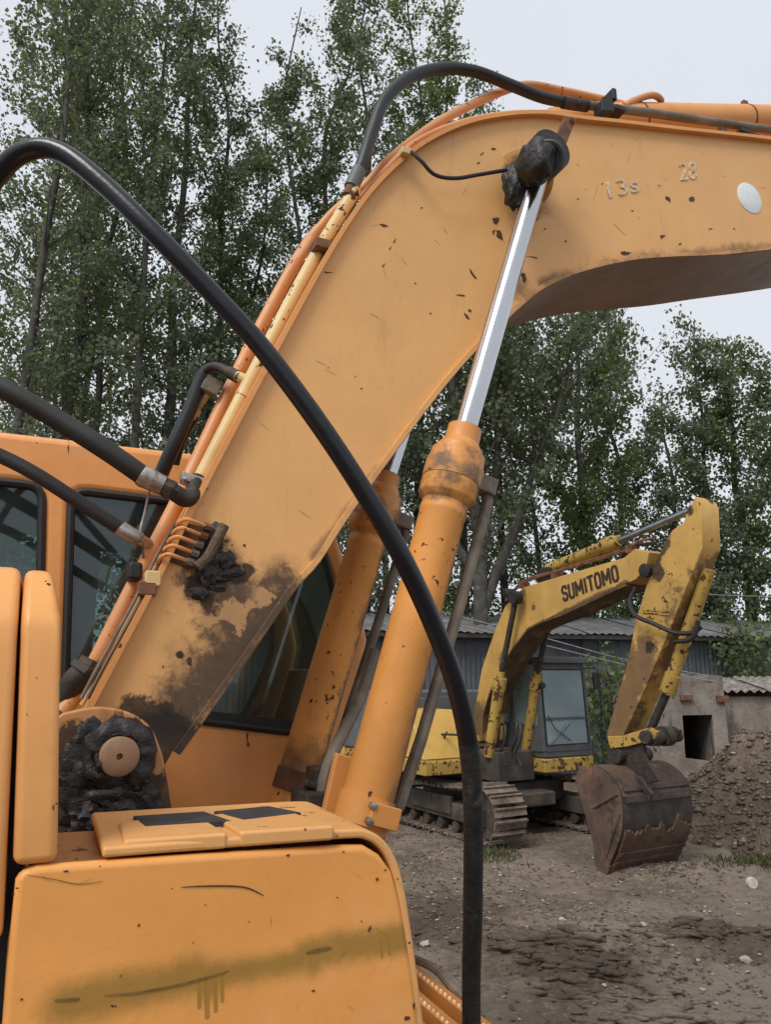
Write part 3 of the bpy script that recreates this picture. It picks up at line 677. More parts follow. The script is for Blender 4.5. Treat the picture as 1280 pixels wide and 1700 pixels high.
bt3 = [onL(p[0], p[1], DB) - L * .02 for p in bot]; sg2 = 1 if nrm2(bt3, 20, 1)[2] < 0 else -1
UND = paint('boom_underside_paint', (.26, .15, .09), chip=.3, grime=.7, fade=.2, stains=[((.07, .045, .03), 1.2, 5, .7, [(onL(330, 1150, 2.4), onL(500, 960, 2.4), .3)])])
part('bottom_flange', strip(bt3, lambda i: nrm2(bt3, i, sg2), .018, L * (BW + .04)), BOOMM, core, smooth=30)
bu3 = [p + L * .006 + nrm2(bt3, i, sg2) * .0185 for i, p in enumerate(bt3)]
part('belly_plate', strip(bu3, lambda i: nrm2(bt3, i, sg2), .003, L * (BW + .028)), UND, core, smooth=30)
chips('paint_chip_marks', [(637, 374, 18, 5, -15), (825, 365, 22, 12, 30), (830, 390, 20, 10, -60), (820, 385, 12, 5, 70), (1110, 330, 14, 7, -45), (1149, 331, 12, 12, 20), (1040, 420, 24, 7, -8), (785, 455, 26, 5, -55), (775, 525, 18, 4, -50), (765, 490, 18, 3, -5), (885, 427, 24, 3, -12), (870, 460, 12, 22, 10), (545, 452, 20, 3, -5), (655, 400, 12, 3, 60), (648, 412, 9, 2, 60), (637, 440, 10, 3, 45), (780, 515, 10, 4, -40), (600, 645, 5, 3, 0), (545, 610, 4, 3, 0), (1100, 393, 12, 6, 30), (1130, 405, 7, 5, 0), (1180, 380, 8, 3, 10), (820, 247, 10, 4, 0), (800, 255, 14, 3, 30), (795, 270, 10, 3, 30), (590, 625, 3, 3, 0), (860, 270, 10, 3, 0), (1050, 350, 6, 3, 0), (405, 905, 9, 7, 0), (300, 1088, 10, 10, 0), (314, 1097, 12, 14, 30), (270, 1107, 5, 5, 0), (385, 905, 4, 4, 0), (690, 470, 5, 3, 0), (715, 520, 4, 3, 0), (700, 345, 5, 3, 20), (1000, 305, 4, 3, 0), (960, 330, 5, 3, 0), (940, 400, 6, 3, 40), (1220, 380, 5, 3, 0), (890, 365, 10, 4, 50), (905, 380, 8, 3, 50), (870, 400, 7, 3, 20)], onL, DB - .0015, CHIPM, core, 3)
rs_ = random.Random(4)
def hair(n, box_, keep): return [(x, y, rs_.uniform(8, 42), rs_.uniform(.7, 1.6), rs_.gauss(-50, 35)) for x, y in ((rs_.uniform(box_[0], box_[2]), rs_.uniform(box_[1], box_[3])) for _ in range(n)) if keep(x, y)]
inb = lambda x, y: (x - 430) / (640 - y + .01) > -9 and (y > 640 - (x - 450) * 1.75) and (y < 800 - (x - 560) * 1.25) and x < 800
chips('hairline_scratches', hair(26, (420, 260, 820, 900), inb) + hair(9, (950, 230, 1270, 400), lambda x, y: True), onL, DB - .001, plain('scratched_paint', (.52, .28, .11), .7, .3, 30), core, 8)
# raised rim where the cylinder pin goes through
part('pin_boss', lathe(onL(868, 300, DB + .01), onL(868, 300, DB - .02), [(0, .125), (.0105, .125), (.0125, .122), (.0125, .05)], 40), BOOMM, core)
NUMP = plain('faded_white_paint', (.62, .5, .36), .7, .3, 40, alt=(.62, .34, .14), altlo=.5, althi=.62)
text('painted_number', '13s', onL(1012, 329, DB - .002), onL(1062, 318, DB - .002), onL(1006, 302, DB - .002), NUMP, core)
text('painted_number', '28', onL(1130, 300, DB - .002), onL(1158, 297, DB - .002), onL(1128, 270, DB - .002), NUMP, core)
text('painted_number', '.', onL(1092, 308, DB - .002), onL(1097, 307, DB - .002), onL(1092, 303, DB - .002), NUMP, core)
dc = onL(1245, 329, DB); tag(part('round_patch', lathe(dc, dc - L, [(-.01, .082), (.002, .082), (.003, .08), (.003, .01)], 48), DISC, core), 'round pale blue-white patch on the boom side')
# mud packed on the boom
for i, (x, y, rx, ry, rd) in enumerate(((356, 895, 15, 24, .035), (352, 925, 18, 20, .04), (345, 950, 17, 22, .04), (372, 930, 16, 16, .03), (365, 955, 18, 14, .03), (330, 985, 14, 12, .02), (388, 950, 16, 8, .012), (360, 972, 16, 10, .012))):
    tag(part('mud_lump', blob(mp(x, y), (F * rx * PXM * 1.1, UP * ry * PXM, L * rd * .55), .35, 1.6, 4, i), GREASE, core), 'black lump of greasy mud' if i == 0 else None)
part('guard_bar', tube([onL(372, 872, DB - .03), onL(345, 925, DB - .03), onL(326, 942, DB - .03)], .016, 10), MUD, core)
part('rod_strap', prism([onL(940, 192, 2.05), onL(958, 196, 2.05), onL(938, 246, 2.05), (onL(918, 240, 2.05))], L * .02), RUSTY, core, .002)
part('strap_bolt', lathe(onL(949, 203, 2.05), onL(949, 203, 1.9), [(-.005, .012), (.008, .012), (.008, .004)], 12), RUSTY, core)

# ---- boom cylinders
DC = 2.08; P0 = onL(595, 1385, DC); PG = onL(772, 712, DC); P1 = onL(903, 262, DC)
AX = unit(PG - P0); LEN = np.linalg.norm(PG - P0)
SIDE = unit(np.cross(AX, L)); SIDE = SIDE if SIDE @ F > 0 else -SIDE
CYLB = paint('orange_barrel_paint', (.76, .33, .08), chip=.8, grime=.9, fade=.2, stains=[((.13, .095, .062), 2.0, 9, .7, [(P0 + SIDE * .1 - L * .03 + L * o, PG + SIDE * .1 - L * .03 + L * o, .085) for o in (0, .65)]), ((.15, .10, .055), 2.0, 12, .5, [(PG - AX * .2 + L * o, .14) for o in (0, .65)]), ((.07, .05, .04), 1.0, 7, .7, [(P0 + AX * .12 + L * .65, .16)])])
for k in (0, 1):
    o = L * (.65 * k); lo = P0 - AX * .3 + o; g = PG + o
    bl = part('boom_cylinder', lathe(lo, g, [(0, .07), (.0, .076), (LEN + .3 - .33, .076), (LEN + .3 - .325, .0785), (LEN + .3 - .305, .0785), (LEN + .3 - .30, .076), (LEN + .3 - .285, .077), (LEN + .3 - .265, .094), (LEN + .3 - .26, .097), (LEN + .3 - .2, .097)], 40), CYLB, EX)
    tag(bl, 'near boom cylinder with bright rod and worn orange barrel' if k == 0 else 'far boom cylinder half hidden by the black hose')
    part('gland', lathe(g - AX * .205, g, [(0, .05), (0, .099), (.06, .099), (.07, .094), (.105, .092), (.11, .08), (.125, .078), (.145, .064), (.15, .06), (.205, .058), (.205, .03)], 40), paint('gland_paint', (.66, .28, .075), chip=1.0, grime=.9, stains=[((.15, .10, .065), 1.8, 10, .5, [(g - AX * .18, .15)])]) if k == 0 else CYLB, bl)
    part('rod', lathe(g - AX * .05, P1 + o, [(0, .039), (np.linalg.norm(P1 - PG) + .03, .039)], 36), CHROME, bl)
    part('rod_eye', lathe(P1 + o - L * .055, P1 + o + L * .06, [(0, .05), (0, .085), (.11, .085), (.11, .05)], 28), GREASE, bl)
    t0 = g - AX * .2 + SIDE * .15; t1 = g - AX * 1.02 + SIDE * .12
    part('oil_pipe', tube([g - AX * .165 + SIDE * .085, g - AX * .17 + SIDE * .135, t0 - AX * .02, (t0 + t1) / 2 + SIDE * .004, t1, t1 - AX * .2 - SIDE * .02], .019, 10), GREYTUBE, bl)
    part('pipe_block', box(g - AX * .165 + SIDE * .12, SIDE * .04, L * .03, AX * .03), GREYTUBE, bl, .006)
    bd = P0 + AX * .03 + o
    part('clamp_band', lathe(bd, bd + AX, [(0, .06), (0, .0835), (.075, .0835), (.075, .06)], 40), CYLB if k == 0 else RUSTY, bl)
    if k == 0:
        nb = unit(-L * .8 - SIDE * .25)
        part('clamp_lug', box(bd + AX * .037 - L * .084 + SIDE * .025, SIDE * .045, L * .012, AX * .03), CYLB, bl, .004)
        for q in (-.02, .02): part('bolt', lathe(bd + AX * (.037 + q) - L * .08 - SIDE * .02, bd + AX * (.037 + q) - L * .2 - SIDE * .02, [(0, .011), (.02, .011), (.022, .006)], 6), ZINC, bl)
# grease-caked pin head of the near rod
gl = part('pin_head', blob(onL(892, 270, 2.0), (F * .068, UP * .088, L * .085), .16, 1.8, 4, 4), GREASE, EX)
part('pin_collar', blob(onL(858, 308, 2.13), (F * .055, UP * .10, L * .05), .25, 2.0, 4, 9), GREASE, gl)
part('pin_cap', lathe(onL(909, 263, 1.955), onL(909, 263, 1.8), [(-.05, .066), (0, .066), (.008, .06), (.008, .05), (.0, .048), (.0, .01)], 32), plain('slate_cap', (.05, .055, .065), .5, .3, 30), gl)
part('grease_hose', tube(catmull([onL(683, 252, 2.15), onL(700, 268, 2.13), onL(722, 290, 2.13), (onL(755, 296, 2.13)), onL(795, 290, 2.12), onL(842, 282, 2.1)], 6), .0075, 8), BLACK, EX)
part('hose_port', box(onL(672, 254, 2.17), F * .02, L * .02, UP * .015), CREAM, EX, .004)

# ---- boom foot: frame lug, pin, mud
LUGM = paint('frame_lug_paint', (.52, .24, .085), chip=.6, grime=.8, stains=[((.022, .018, .016), 1.8, 12, .2, [(onL(190, 1255, 2.14), .125), (onL(150, 1320, 2.14), .16), (onL(240, 1330, 2.14), .12), (onL(120, 1240, 2.14), .10), (onL(195, 1200, 2.14), .05), (onL(120, 1380, 2.14), .2)])])
lug = [(60, 1215), (105, 1184), (160, 1174), (212, 1182), (250, 1208), (270, 1255), (280, 1310), (296, 1420), (60, 1420)]
lugp = [onL(p[0], p[1], 2.08) for p in catmull([V(*p) for p in lug[1:6]], 5)] + [onL(*p, 2.08) for p in lug[6:]] + [onL(*lug[0], 2.08)]
lg = part('frame_lug', prism(lugp, L * .05), LUGM, EX, .006)
part('frame_lug', prism([p + L * .74 for p in lugp], L * .05), LUGM, EX, .006)
pc = onL(195, 1253, 2.08)
part('foot_pin', lathe(pc + L * .1, pc - L, [(0, .04), (.12, .04), (.12, .05), (.15, .048), (.154, .042), (.154, .008), (.14, .007)], 36), paint('pin_paint', (.27, .15, .08), chip=.9, grime=1.0, stains=[((.03, .022, .018), 2.5, 16, .5, [(onL(185, 1290, 1.93), .045), (onL(225, 1262, 1.93), .03), (onL(162, 1240, 1.93), .028), (onL(205, 1285, 1.93), .03)])]), lg)
part('pin_ring', rough(lathe(pc + L * .02, pc - L, [(0, .098), (.02, .096), (.045, .088), (.055, .08), (.06, .068), (.06, .058), (.055, .045)], 48), .013, 28), GREASE, lg)
for i, (x, y, rx, ry, rd) in enumerate(((148, 1232, 34, 34, .03), (190, 1325, 58, 34, .06), (238, 1330, 30, 30, .04), (132, 1290, 36, 56, .04), (190, 1212, 34, 14, .03), (150, 1360, 45, 30, .06), (250, 1358, 24, 24, .04), (196, 1296, 46, 18, .08), (168, 1262, 16, 34, .10), (232, 1262, 14, 30, .07), (205, 1222, 30, 12, .08))):
    part('mud_cake', blob(onL(x, y, 2.08), (F * rx * PXM * .8, UP * ry * PXM * .8, L * rd * .5), .45, 1.6, 4, 20 + i), GREASE, lg)

# ---- machine deck under everything
FRM = paint('frame_paint', (.3, .16, .07), chip=.6, grime=.9)
part('main_frame', join(box(SL(-.4, 2.45, 1.25), F * .9, L * .42, UP * .32), box(SL(-.5, 2.65, 1.0), F * .95, L * 1.2, UP * .12)), FRM, EX, .01)
part('swing_bearing', lathe(SL(-.6, 2.45, .72), SL(-.6, 2.45, 1), [(0, .6), (.18, .6)], 40), DARKSTEEL, EX)
part('cylinder_bracket', prism([onL(*p, 2.175) for p in ((560, 1250), (600, 1262), (640, 1292), (653, 1290), (657, 1330), (642, 1395), (628, 1450), (540, 1450), (530, 1380))], L * .03), O_plain, EX, .005)
part('cylinder_bracket', prism([onL(*p, 2.62) for p in ((520, 1360), (535, 1290), (560, 1262), (590, 1270), (600, 1400), (520, 1420))], L * .03), O_plain, EX, .005)
part('bracket_clutter', join(box(onL(520, 1340, 2.3), F * .05, L * .08, UP * .05), box(onL(530, 1300, 2.35), F * .03, L * .05, UP * .05), tube([onL(505, 1300, 2.3), onL(560, 1318, 2.3)], .014, 8)), DARKSTEEL, EX, .008)
part('return_hose', tube(catmull([onL(622, 1080, 2.5), onL(598, 1160, 2.45), onL(565, 1225, 2.35), onL(543, 1275, 2.3), onL(532, 1330, 2.28), onL(520, 1370, 2.28)], 5), .02, 10), GREYTUBE, EX)

# ---- hood (tool box) on the right side of the machine
DH = 1.30; DH2 = 1.635
hm = lambda x, y: onL(x, y, DH)
HOODM = paint('orange_hood_paint', (.80, .35, .088), chip=.18, grime=.1, fade=.1, rough=.38, stains=[
    ((.30, .165, .028), 1.3, 8, .85, [(hm(110, 1664), hm(330, 1622), .048), (hm(330, 1624), hm(500, 1592), .036), (hm(500, 1586), hm(680, 1554), .04), (hm(345, 1630), .045), (hm(520, 1590), .042)]),
    ((.33, .17, .03), .1, 12, .3, [(hm(330, 1625), hm(331, 1672), .004), (hm(341, 1625), hm(344, 1688), .005), (hm(357, 1622), hm(358, 1678), .004), (hm(368, 1620), hm(369, 1662), .0035), (hm(632, 1562), hm(634, 1588), .0035), (hm(645, 1560), hm(647, 1584), .0035)])])
door = [(24, 1462), (32, 1447), (60, 1438), (300, 1421), (571, 1404), (605, 1404), (632, 1420), (652, 1448), (664, 1490), (675, 1545), (688, 1625), (698, 1710), (716, 1900), (-22, 1900), (2, 1700), (14, 1560)]
dp = [onL(*p, DH) for p in door]
hood = part('hood_door', prism(dp, L * .025), HOODM, EX, .012, 3)
tag(hood, 'orange side door of the hood with an olive smear across it')
core2 = [onL(*p, DH + .02) for p in ((34, 1452), (70, 1446), (300, 1429), (571, 1412), (600, 1411), (628, 1428), (645, 1455), (655, 1495), (668, 1560), (692, 1720), (705, 1880), (-10, 1880), (12, 1560))]
HTOP = paint('dirty_hood_top', (.55, .27, .10), chip=1.0, grime=.9)
part('hood_body', prism(core2, L * (DH2 - DH - .03)), HTOP, EX, .004)
lidp = catmull([V(*p) for p in ((170, 1407), (300, 1397), (450, 1386), (575, 1377), (612, 1379), (640, 1397), (660, 1430), (673, 1478), (684, 1545), (697, 1640), (708, 1730))], 4)
l3 = [onL(p[0], p[1], DH + .004) for p in lidp]
sg3 = -1 if nrm2(l3, 3, 1)[2] > 0 else 1
LIDM = paint('orange_lid_paint', (.74, .38, .13), chip=.7, grime=.35)
lid = part('hood_lid', strip(l3, lambda i: nrm2(l3, i, sg3), .016, L * (DH2 - DH)), LIDM, EX, .006, 3)
LZ = l3[2][2]
def LT(x, y): return onZ(x, y, LZ + .002)
def raised(name, q, hgt, mat, par, bev):
    qs = [np.asarray(a) for a in q]; return part(name, prism([a - UP * .02 for a in qs], UP * (hgt + .02)), mat, par, bev)
for i, q in enumerate((((205, 1400), (378, 1388), (330, 1358), (196, 1368)), ((398, 1386), (556, 1375), (470, 1347), (350, 1356)))):
    fr = raised('lid_frame', [LT(*a) for a in q], .005, LIDM, lid, .006)
    inn = [LT(*a) for a in (((240, 1377), (384, 1368), (338, 1352), (220, 1360)), ((404, 1366), (500, 1354), (446, 1343), (354, 1352)))[i]]
    raised('grip_pad', [a + UP * .004 for a in inn], .002, plain('grip_pad', (.035, .033, .034), .9, .3, 30, bump=1, bscale=220, bdist=.004), fr, .002)
chips('chip_marks', [(230, 1536, 6, 6, 0), (35, 1660, 7, 5, 0), (626, 1460, 8, 6, 60), (614, 1542, 12, 6, 60), (600, 1530, 5, 3, 80), (680, 1565, 5, 6, 80), (560, 1490, 4, 3, 0), (676, 1690, 14, 7, 25), (688, 1670, 5, 12, 0), (478, 1420, 9, 4, 0), (570, 1414, 8, 3, 0), (640, 1445, 5, 4, 40), (660, 1460, 6, 4, 60), (45, 1437, 12, 4, 5), (110, 1446, 14, 4, 5), (165, 1438, 5, 3, 0), (320, 1565, 4, 3, 0), (520, 1645, 8, 4, 20), (413, 1530, 3, 3, 0), (200, 1620, 5, 3, 0), (27, 1475, 8, 4, 0), (22, 1485, 6, 4, 30), (285, 1475, 5, 3, 10), (340, 1502, 4, 3, 0)], onL, DH - .0012, CHIPM, hood, 5)
chips('hairline_scratches', hair(14, (60, 1450, 640, 1690), lambda x, y: True), onL, DH - .001, plain('scratched_hood_paint', (.6, .27, .07), .7, .3, 30), hood, 8)
def stroke(name, pts, wpx, mat, par):
    P = catmull([V(*p) for p in pts], 5); Vs = []; Fs = []
    for i, p in enumerate(P):
        t = unit(P[min(i + 1, len(P) - 1)] - P[max(i - 1, 0)]); nn = V(-t[1], t[0]) * wpx * .5 * math.sin(math.pi * (i + .6) / (len(P) + .2)) ** .5
        Vs += [onL(*(p + nn), DH - .0015), onL(*(p - nn), DH - .0015)]
    for i in range(len(P) - 1): a = i * 2; Fs.append((a, a + 1, a + 3, a + 2))
    part(name, (Vs, Fs), mat, par, smooth=0)
stroke('scratch', [(300, 1473), (350, 1471), (405, 1473), (438, 1487)], 3, CHIPM, hood)
stroke('scratch', [(172, 1653), (235, 1647), (310, 1632), (380, 1612)], 4, OLIVEP, hood)
stroke('scratch', [(508, 1582), (530, 1577), (550, 1573)], 6, OLIVEP, hood)
stroke('scratch', [(90, 1661), (115, 1660), (132, 1658)], 5, OLIVEP, hood)
stroke('scratch', [(40, 1452), (90, 1460), (130, 1468), (170, 1463)], 1.6, OLIVEP, hood)
# ---- tall engine covers behind the hood, seen at the left edge
def cover(s0, s1, s1t, zb, zc, zt, label, sk=0.0):
    prof = [(DH, zb), (DH, zc), (DH + .012, zc + .025), (DH + .075, zt - .01), (DH + .10, zt), (DH + .42, zt), (DH + .42, zb)]
    v = []; nP = len(prof)
    for j in (0, 1):
        for (d, z) in prof:
            q = max(0, (z - zc) / (zt - zc)); s = (s1 + (s1t - s1) * q + sk * (zc - z)) if j else (s0 + sk * (zc - z))
            v.append(SL(s, d, z))
    f = [tuple(range(nP)), tuple(range(2 * nP - 1, nP - 1, -1))] + [(i, (i + 1) % nP, nP + (i + 1) % nP, nP + i) for i in range(nP)]
    return tag(part('engine_cover', (v, f), COVM, EX, .014, 3), label)
COVM = paint('orange_cover_paint', (.73, .335, .10), chip=.25, grime=.15)
sc = lambda x, y: onL(x, y, DH) @ F
zc = onL(60, 1043, DH)[2]; zt = onL(60, 946, DH + .09)[2]; zb = onL(60, 1437, DH)[2]
cv = cover(sc(33, 1043), sc(104, 1043), sc(92, 960), zb, zc, zt, 'tall orange engine cover beside the lug', (sc(95, 1430) - sc(104, 1043)) / (zc - zb))
chips('chip_marks', [(80, 970, 9, 6, 0), (75, 965, 6, 3, 0), (88, 1340, 4, 14, 0), (93, 1334, 4, 6, 0), (60, 1125, 3, 3, 0), (44, 1186, 3, 4, 0)], onL, DH - .001, CHIPM, cv, 9)
cover(sc(29, 1043) - .6, sc(29, 1043), sc(34, 960), zb - .1, zc, zt + .003, 'orange engine cover cut by the left edge', (sc(10, 1430) - sc(29, 1043)) / (zc - zb))
part('engine_bay', join(box(SL(sc(85, 1250) - .42, DH + .24, 1.93), F * .42, L * .16, UP * .38), box(SL(sc(20, 1600) - .42, DH + .2, 1.3), F * .42, L * .15, UP * .5)), BLACK, EX)
# ---- front step with toothed treads, lower right of the hood
STEP = paint('orange_step_paint', (.5, .2, .05), chip=.6, grime=.5)
ZS = 1.42; q0 = onZ(690, 1618, ZS)
st_ = part('front_step', box(q0 - L * .16 - F * .1 - UP * .12, F * .16, L * .3, UP * .012), STEP, EX, .004)
TOOTH = mesh('tooth', *lathe(V(0, 0, 0), V(0, 0, 1), [(0, .0058), (.006, .005), (.009, .002)], 8), plain('hole_light_tooth', (.72, .5, .3), .5, .2, 30))  # pale colour paints the light that shows through the tread holes
for r in range(4):
    c_ = q0 - F * (.065 * r) - L * .16 - UP * .012 * r
    part('tread', box(c_ - UP * .03, F * .004, L * .3, UP * .03), STEP, st_, .001)
    part('tread_lip', box(c_ + F * .014 + UP * .001, F * .018, L * .3, UP * .003), STEP, st_, .001)
    for k in range(22): link('tooth', TOOTH, st_, Matrix.Translation(Vector(c_ + F * .004 + L * (-.28 + k * .026) + UP * .003)))
part('grab_rail', tube(catmull([q0 + F * .05 + L * .12 + UP * .0, q0 + F * .055 - L * .02 + UP * .015, q0 + F * .05 - L * .14 + UP * .005, q0 + F * .05 - L * .3 - UP * .02], 5), .013, 8), GREYTUBE, st_)

# ---- cab on the far side
DK = 2.95; CW = 1.02
def sz(x, y, d=DK): p = onL(x, y, d); return (p @ F, p[2])
out = [(-.72, sz(0, 715)[1])] + [sz(*p) for p in ((310, 750), (420, 768), (480, 792), (530, 845), (557, 876), (576, 938), (598, 1000), (612, 1062), (602, 1110), (575, 1200), (545, 1300), (525, 1390))] + [(sz(525, 1390)[0], 1.15), (-.72, 1.15)]
def rnd(pts, n=4):                                     # ease the corners of a polygon
    r = []; N = len(pts)
    for i in range(N):
        a, b_, c_ = (np.asarray(pts[j % N], float) for j in (i - 1, i, i + 1))
        d1 = np.linalg.norm(a - b_); d2 = np.linalg.norm(c_ - b_); k = min(.06, d1 * .4, d2 * .4)
        p, q = b_ + (a - b_) / d1 * k, b_ + (c_ - b_) / d2 * k
        for j in range(n + 1): t = j / n; r.append(tuple((1 - t) ** 2 * p + 2 * t * (1 - t) * b_ + t * t * q))
    return r
win1 = rnd([sz(*p) for p in ((118, 812), (400, 846), (500, 866), (537, 912), (558, 992), (560, 1070), (528, 1150), (498, 1218), (106, 1168))])
win2 = rnd([(-.6, sz(0, 797)[1]), sz(70, 806), sz(62, 1160), (-.6, sz(62, 1160)[1])])
MK = basis(L * (DK + .02), F, UP, -L)
cab = plate('cab', out, [win1, win2], basis(L * (DK + .04), F, UP, -L), .08, O_cab, EX, .03)
tag(cab, 'orange operator cab with dark windows behind the boom')
MK2 = basis(L * (DK + CW), F, UP, -L); plate('far_side_wall', out, [win1, win2], MK2, .04, O_cab, cab, .008)
p3 = lambda q, d: SL(q[0], d, q[1])
chips('rust_drip', [(112, 728, 9, 7, 0), (410, 1222, 4, 22, 0), (412, 1236, 8, 12, 0), (113, 745, 3, 20, 0), (60, 735, 3, 3, 0), (113, 905, 3, 4, 0)], onL, DK - .001, CHIPM, cab, 12)
for wi, wn in enumerate((win1, win2)):
    for dd in (0, CW - .02):
        gp = part('window_pane', prism([p3(q, DK + .014 + dd) for q in wn], L * .005), GLASS, cab)
        part('window_seal', loop_tube([p3(q, DK + .006 + dd) for q in wn], .016, 8), BLACK, gp)
part('window_rail', prism([p3(sz(104, 1152), DK + .002), p3(sz(500, 1198), DK + .002), p3(sz(496, 1219), DK + .002), p3(sz(104, 1172), DK + .002)], L * .02), BLACK, cab)
zr = out[0][1]; roofpath = [V(*SL(s, DK + .03, z - .05)) for s, z in [(-.74, zr - .05), (-.73, zr), (sz(200, 737)[0], zr), sz(310, 750), sz(420, 768), sz(480, 792), sz(522, 835)]]
part('roof', strip(roofpath, lambda i: UP, .045, L * (CW - .03)), O_cab, cab, .02, 3)
part('roof_lining', box(SL(.1, DK + CW / 2, zr - .1), F * .75, L * (CW / 2 - .05), UP * .02), INTER, cab)
fp_ = [p3(sz(*p), DK + .04) for p in ((557, 880), (575, 938), (596, 1000), (609, 1062), (600, 1108))]
part('windscreen', strip(fp_, lambda i: -F, .006, L * (CW - .08)), GLASS, cab)
fq = [p3(sz(*p), DK + .04) for p in ((600, 1110), (574, 1200), (544, 1300), (524, 1388))]
part('front_panel', strip(fq, lambda i: -F, .02, L * (CW - .08)), O_cab, cab)
part('rear_wall', box(SL(-.7, DK + CW / 2, (zr + 1.15) / 2), F * .015, L * (CW / 2 - .03), UP * (zr - 1.2) / 2), O_cab, cab)
part('floor', box(SL(.1, DK + CW / 2, 1.35), F * .75, L * (CW / 2 - .03), UP * .02), INTER, cab)
seat = part('seat', box(SL(-.1, DK + .5, 1.85), F * .26, L * .26, UP * .08), INTER, cab, .04)
part('backrest', box(SL(-.38, DK + .5, 2.25), F * .07 + UP * -.0, L * .25, UP * .38), INTER, seat, .05)
part('headrest', box(SL(-.4, DK + .5, 2.7), F * .05, L * .14, UP * .09), INTER, seat, .04)
part('console', box(SL(.15, DK + .15, 1.8), F * .3, L * .09, UP * .2), INTER, cab, .03)
for q in (.3, .42): part('control_lever', tube([SL(q, DK + .15, 1.95), SL(q + .04, DK + .15, 2.15), SL(q + .06, DK + .15, 2.2)], [.01, .01, .02], 8), DARKSTEEL, cab)
part('pillar', box(SL(.12, DK + CW - .06, 2.4), F * .06, L * .02, UP * .7), BLACK, cab)
part('visor', box(SL(.35, DK + .5, 2.95), F * .3, L * .4, UP * .05), INTER, cab, .02)

# ---- pipes and hoses on the boom back
def pipe(name, pts, r, mat, par=EX, n=12, k=6, label=None):
    P = catmull([onL(*p) for p in pts], k); return tag(part(name, tube(P, r, n), mat, par), label)
cp = pipe('cream_pipe', [(330, 800, 2.24), (400, 662, 2.24), (470, 525, 2.24), (530, 415, 2.24), (590, 315, 2.24)], .0235, CREAM, label='chipped cream pipe along the back of the boom')
for (x, y) in ((402, 660), (533, 412), (585, 325)):
    a = onL(x, y, 2.24); t = unit(onL(x + 5, y - 9, 2.24) - a); part('pipe_ring', lathe(a, a + t, [(0, .02), (0, .027), (.014, .027), (.014, .02)], 16), CREAM, cp)
pipe('pipe', [(100, 1185, 2.3), (130, 1145, 2.32), (160, 1095, 2.3), (215, 985, 2.3), (288, 845, 2.32), (340, 735, 2.36), (394, 620, 2.38), (434, 540, 2.4), (497, 425, 2.42), (530, 380, 2.41)], .023, O_pipe, label='long orange pipe left of the cream pipe')
pipe('pipe', [(210, 1010, 2.5), (255, 930, 2.5), (300, 838, 2.5)], .018, O_pipe)
pipe('pipe', [(480, 455, 2.415), (530, 380, 2.41), (568, 340, 2.4), (605, 310, 2.36), (650, 262, 2.32), (720, 208, 2.34), (775, 178, 2.36), (830, 153, 2.38), (875, 141, 2.4), (930, 150, 2.4), (1000, 165, 2.4), (1060, 180, 2.4)], .019, O_pipe, label='orange pipe curving over the bend of the boom')
pipe('pipe', [(598, 330, 2.3), (640, 282, 2.28), (690, 236, 2.27), (760, 205, 2.27), (840, 189, 2.27), (920, 187, 2.27)], .012, O_pipe)
for x0, d in ((6, 2.19), (16, 2.21)):
    pipe('thin_line', [(128 + x0, 1160, d), (165 + x0, 1090, d), (215 + x0, 1000, d), (255 + x0, 920, d), (285 + x0, 868, d)], .006, GREYTUBE, n=6)
# elbow fittings and hoses on the left
hb = tag(part('hose', tube(catmull([onL(-260, 560, 2.3), onL(-120, 590, 2.25), onL(0, 643, 2.2), onL(100, 700, 2.18), onL(175, 747, 2.16), onL(240, 792, 2.16)], 8), .029, 14), RUBBER2, EX), 'upper black hose running into the elbow on the boom')
part('ferrule', tube([onL(233, 788, 2.16), onL(238, 791, 2.16), onL(270, 806, 2.16)], [.031, .033, .029], 16), ZINC, hb)
part('hose_nut', tube([onL(268, 805, 2.16), onL(285, 815, 2.16), onL(287, 816, 2.16), onL(297, 822, 2.16)], [.027, .031, .026, .025], 6), DARKSTEEL, hb)
part('elbow', tube(catmull([onL(290, 818, 2.16), onL(308, 828, 2.17), onL(320, 820, 2.19), onL(326, 795, 2.22)], 5), .026, 14), DARKSTEEL, EX)
part('elbow_flange', join(box(onL(322, 800, 2.22), unit(onL(340, 806, 2.22) - onL(305, 795, 2.22)) * .042, L * .03, UP * .014), tube([onL(304, 795, 2.2), onL(309, 797, 2.2)], .014, 6), tube([onL(337, 802, 2.19), onL(341, 812, 2.19)], .012, 6)), ZINC, EX, .004)
hc = tag(part('hose', tube(catmull([onL(-200, 710, 2.35), onL(-80, 725, 2.32), onL(0, 757, 2.3), (onL(60, 788, 2.28)), onL(130, 833, 2.27), onL(200, 878, 2.27)], 8), .021, 12), RUBBER2, EX), 'lower black hose with pale metal end')
part('ferrule', tube([onL(198, 876, 2.27), onL(203, 880, 2.27), onL(232, 896, 2.27)], [.023, .024, .021], 14), ZINC, hc)
part('hose_nut', tube([onL(230, 894, 2.27), onL(250, 906, 2.3)], [.017, .016], 6), ZINC, hc)
pipe('chain', [(247, 815, 2.2), (240, 850, 2.22), (232, 885, 2.22), (238, 905, 2.24), (236, 930, 2.3)], .004, ZINC, n=5)
hd = tag(part('hose', tube(catmull([onL(262, 800, 2.45), onL(268, 785, 2.43), onL(290, 735, 2.4), onL(315, 680, 2.38), onL(328, 645, 2.37), onL(338, 622, 2.36)], 5), [.024] * 26, 12), RUBBER, EX), 'short black hose standing up behind the boom pipes')
part('bend', tube(catmull([onL(330, 640, 2.36), onL(338, 618, 2.36), onL(355, 609, 2.33), onL(375, 615, 2.3), onL(397, 627, 2.25)], 5), .016, 12), DARKSTEEL, hd)
part('tee', tube([onL(392, 624, 2.26), onL(415, 634, 2.24)], .018, 12), CREAM, hd)
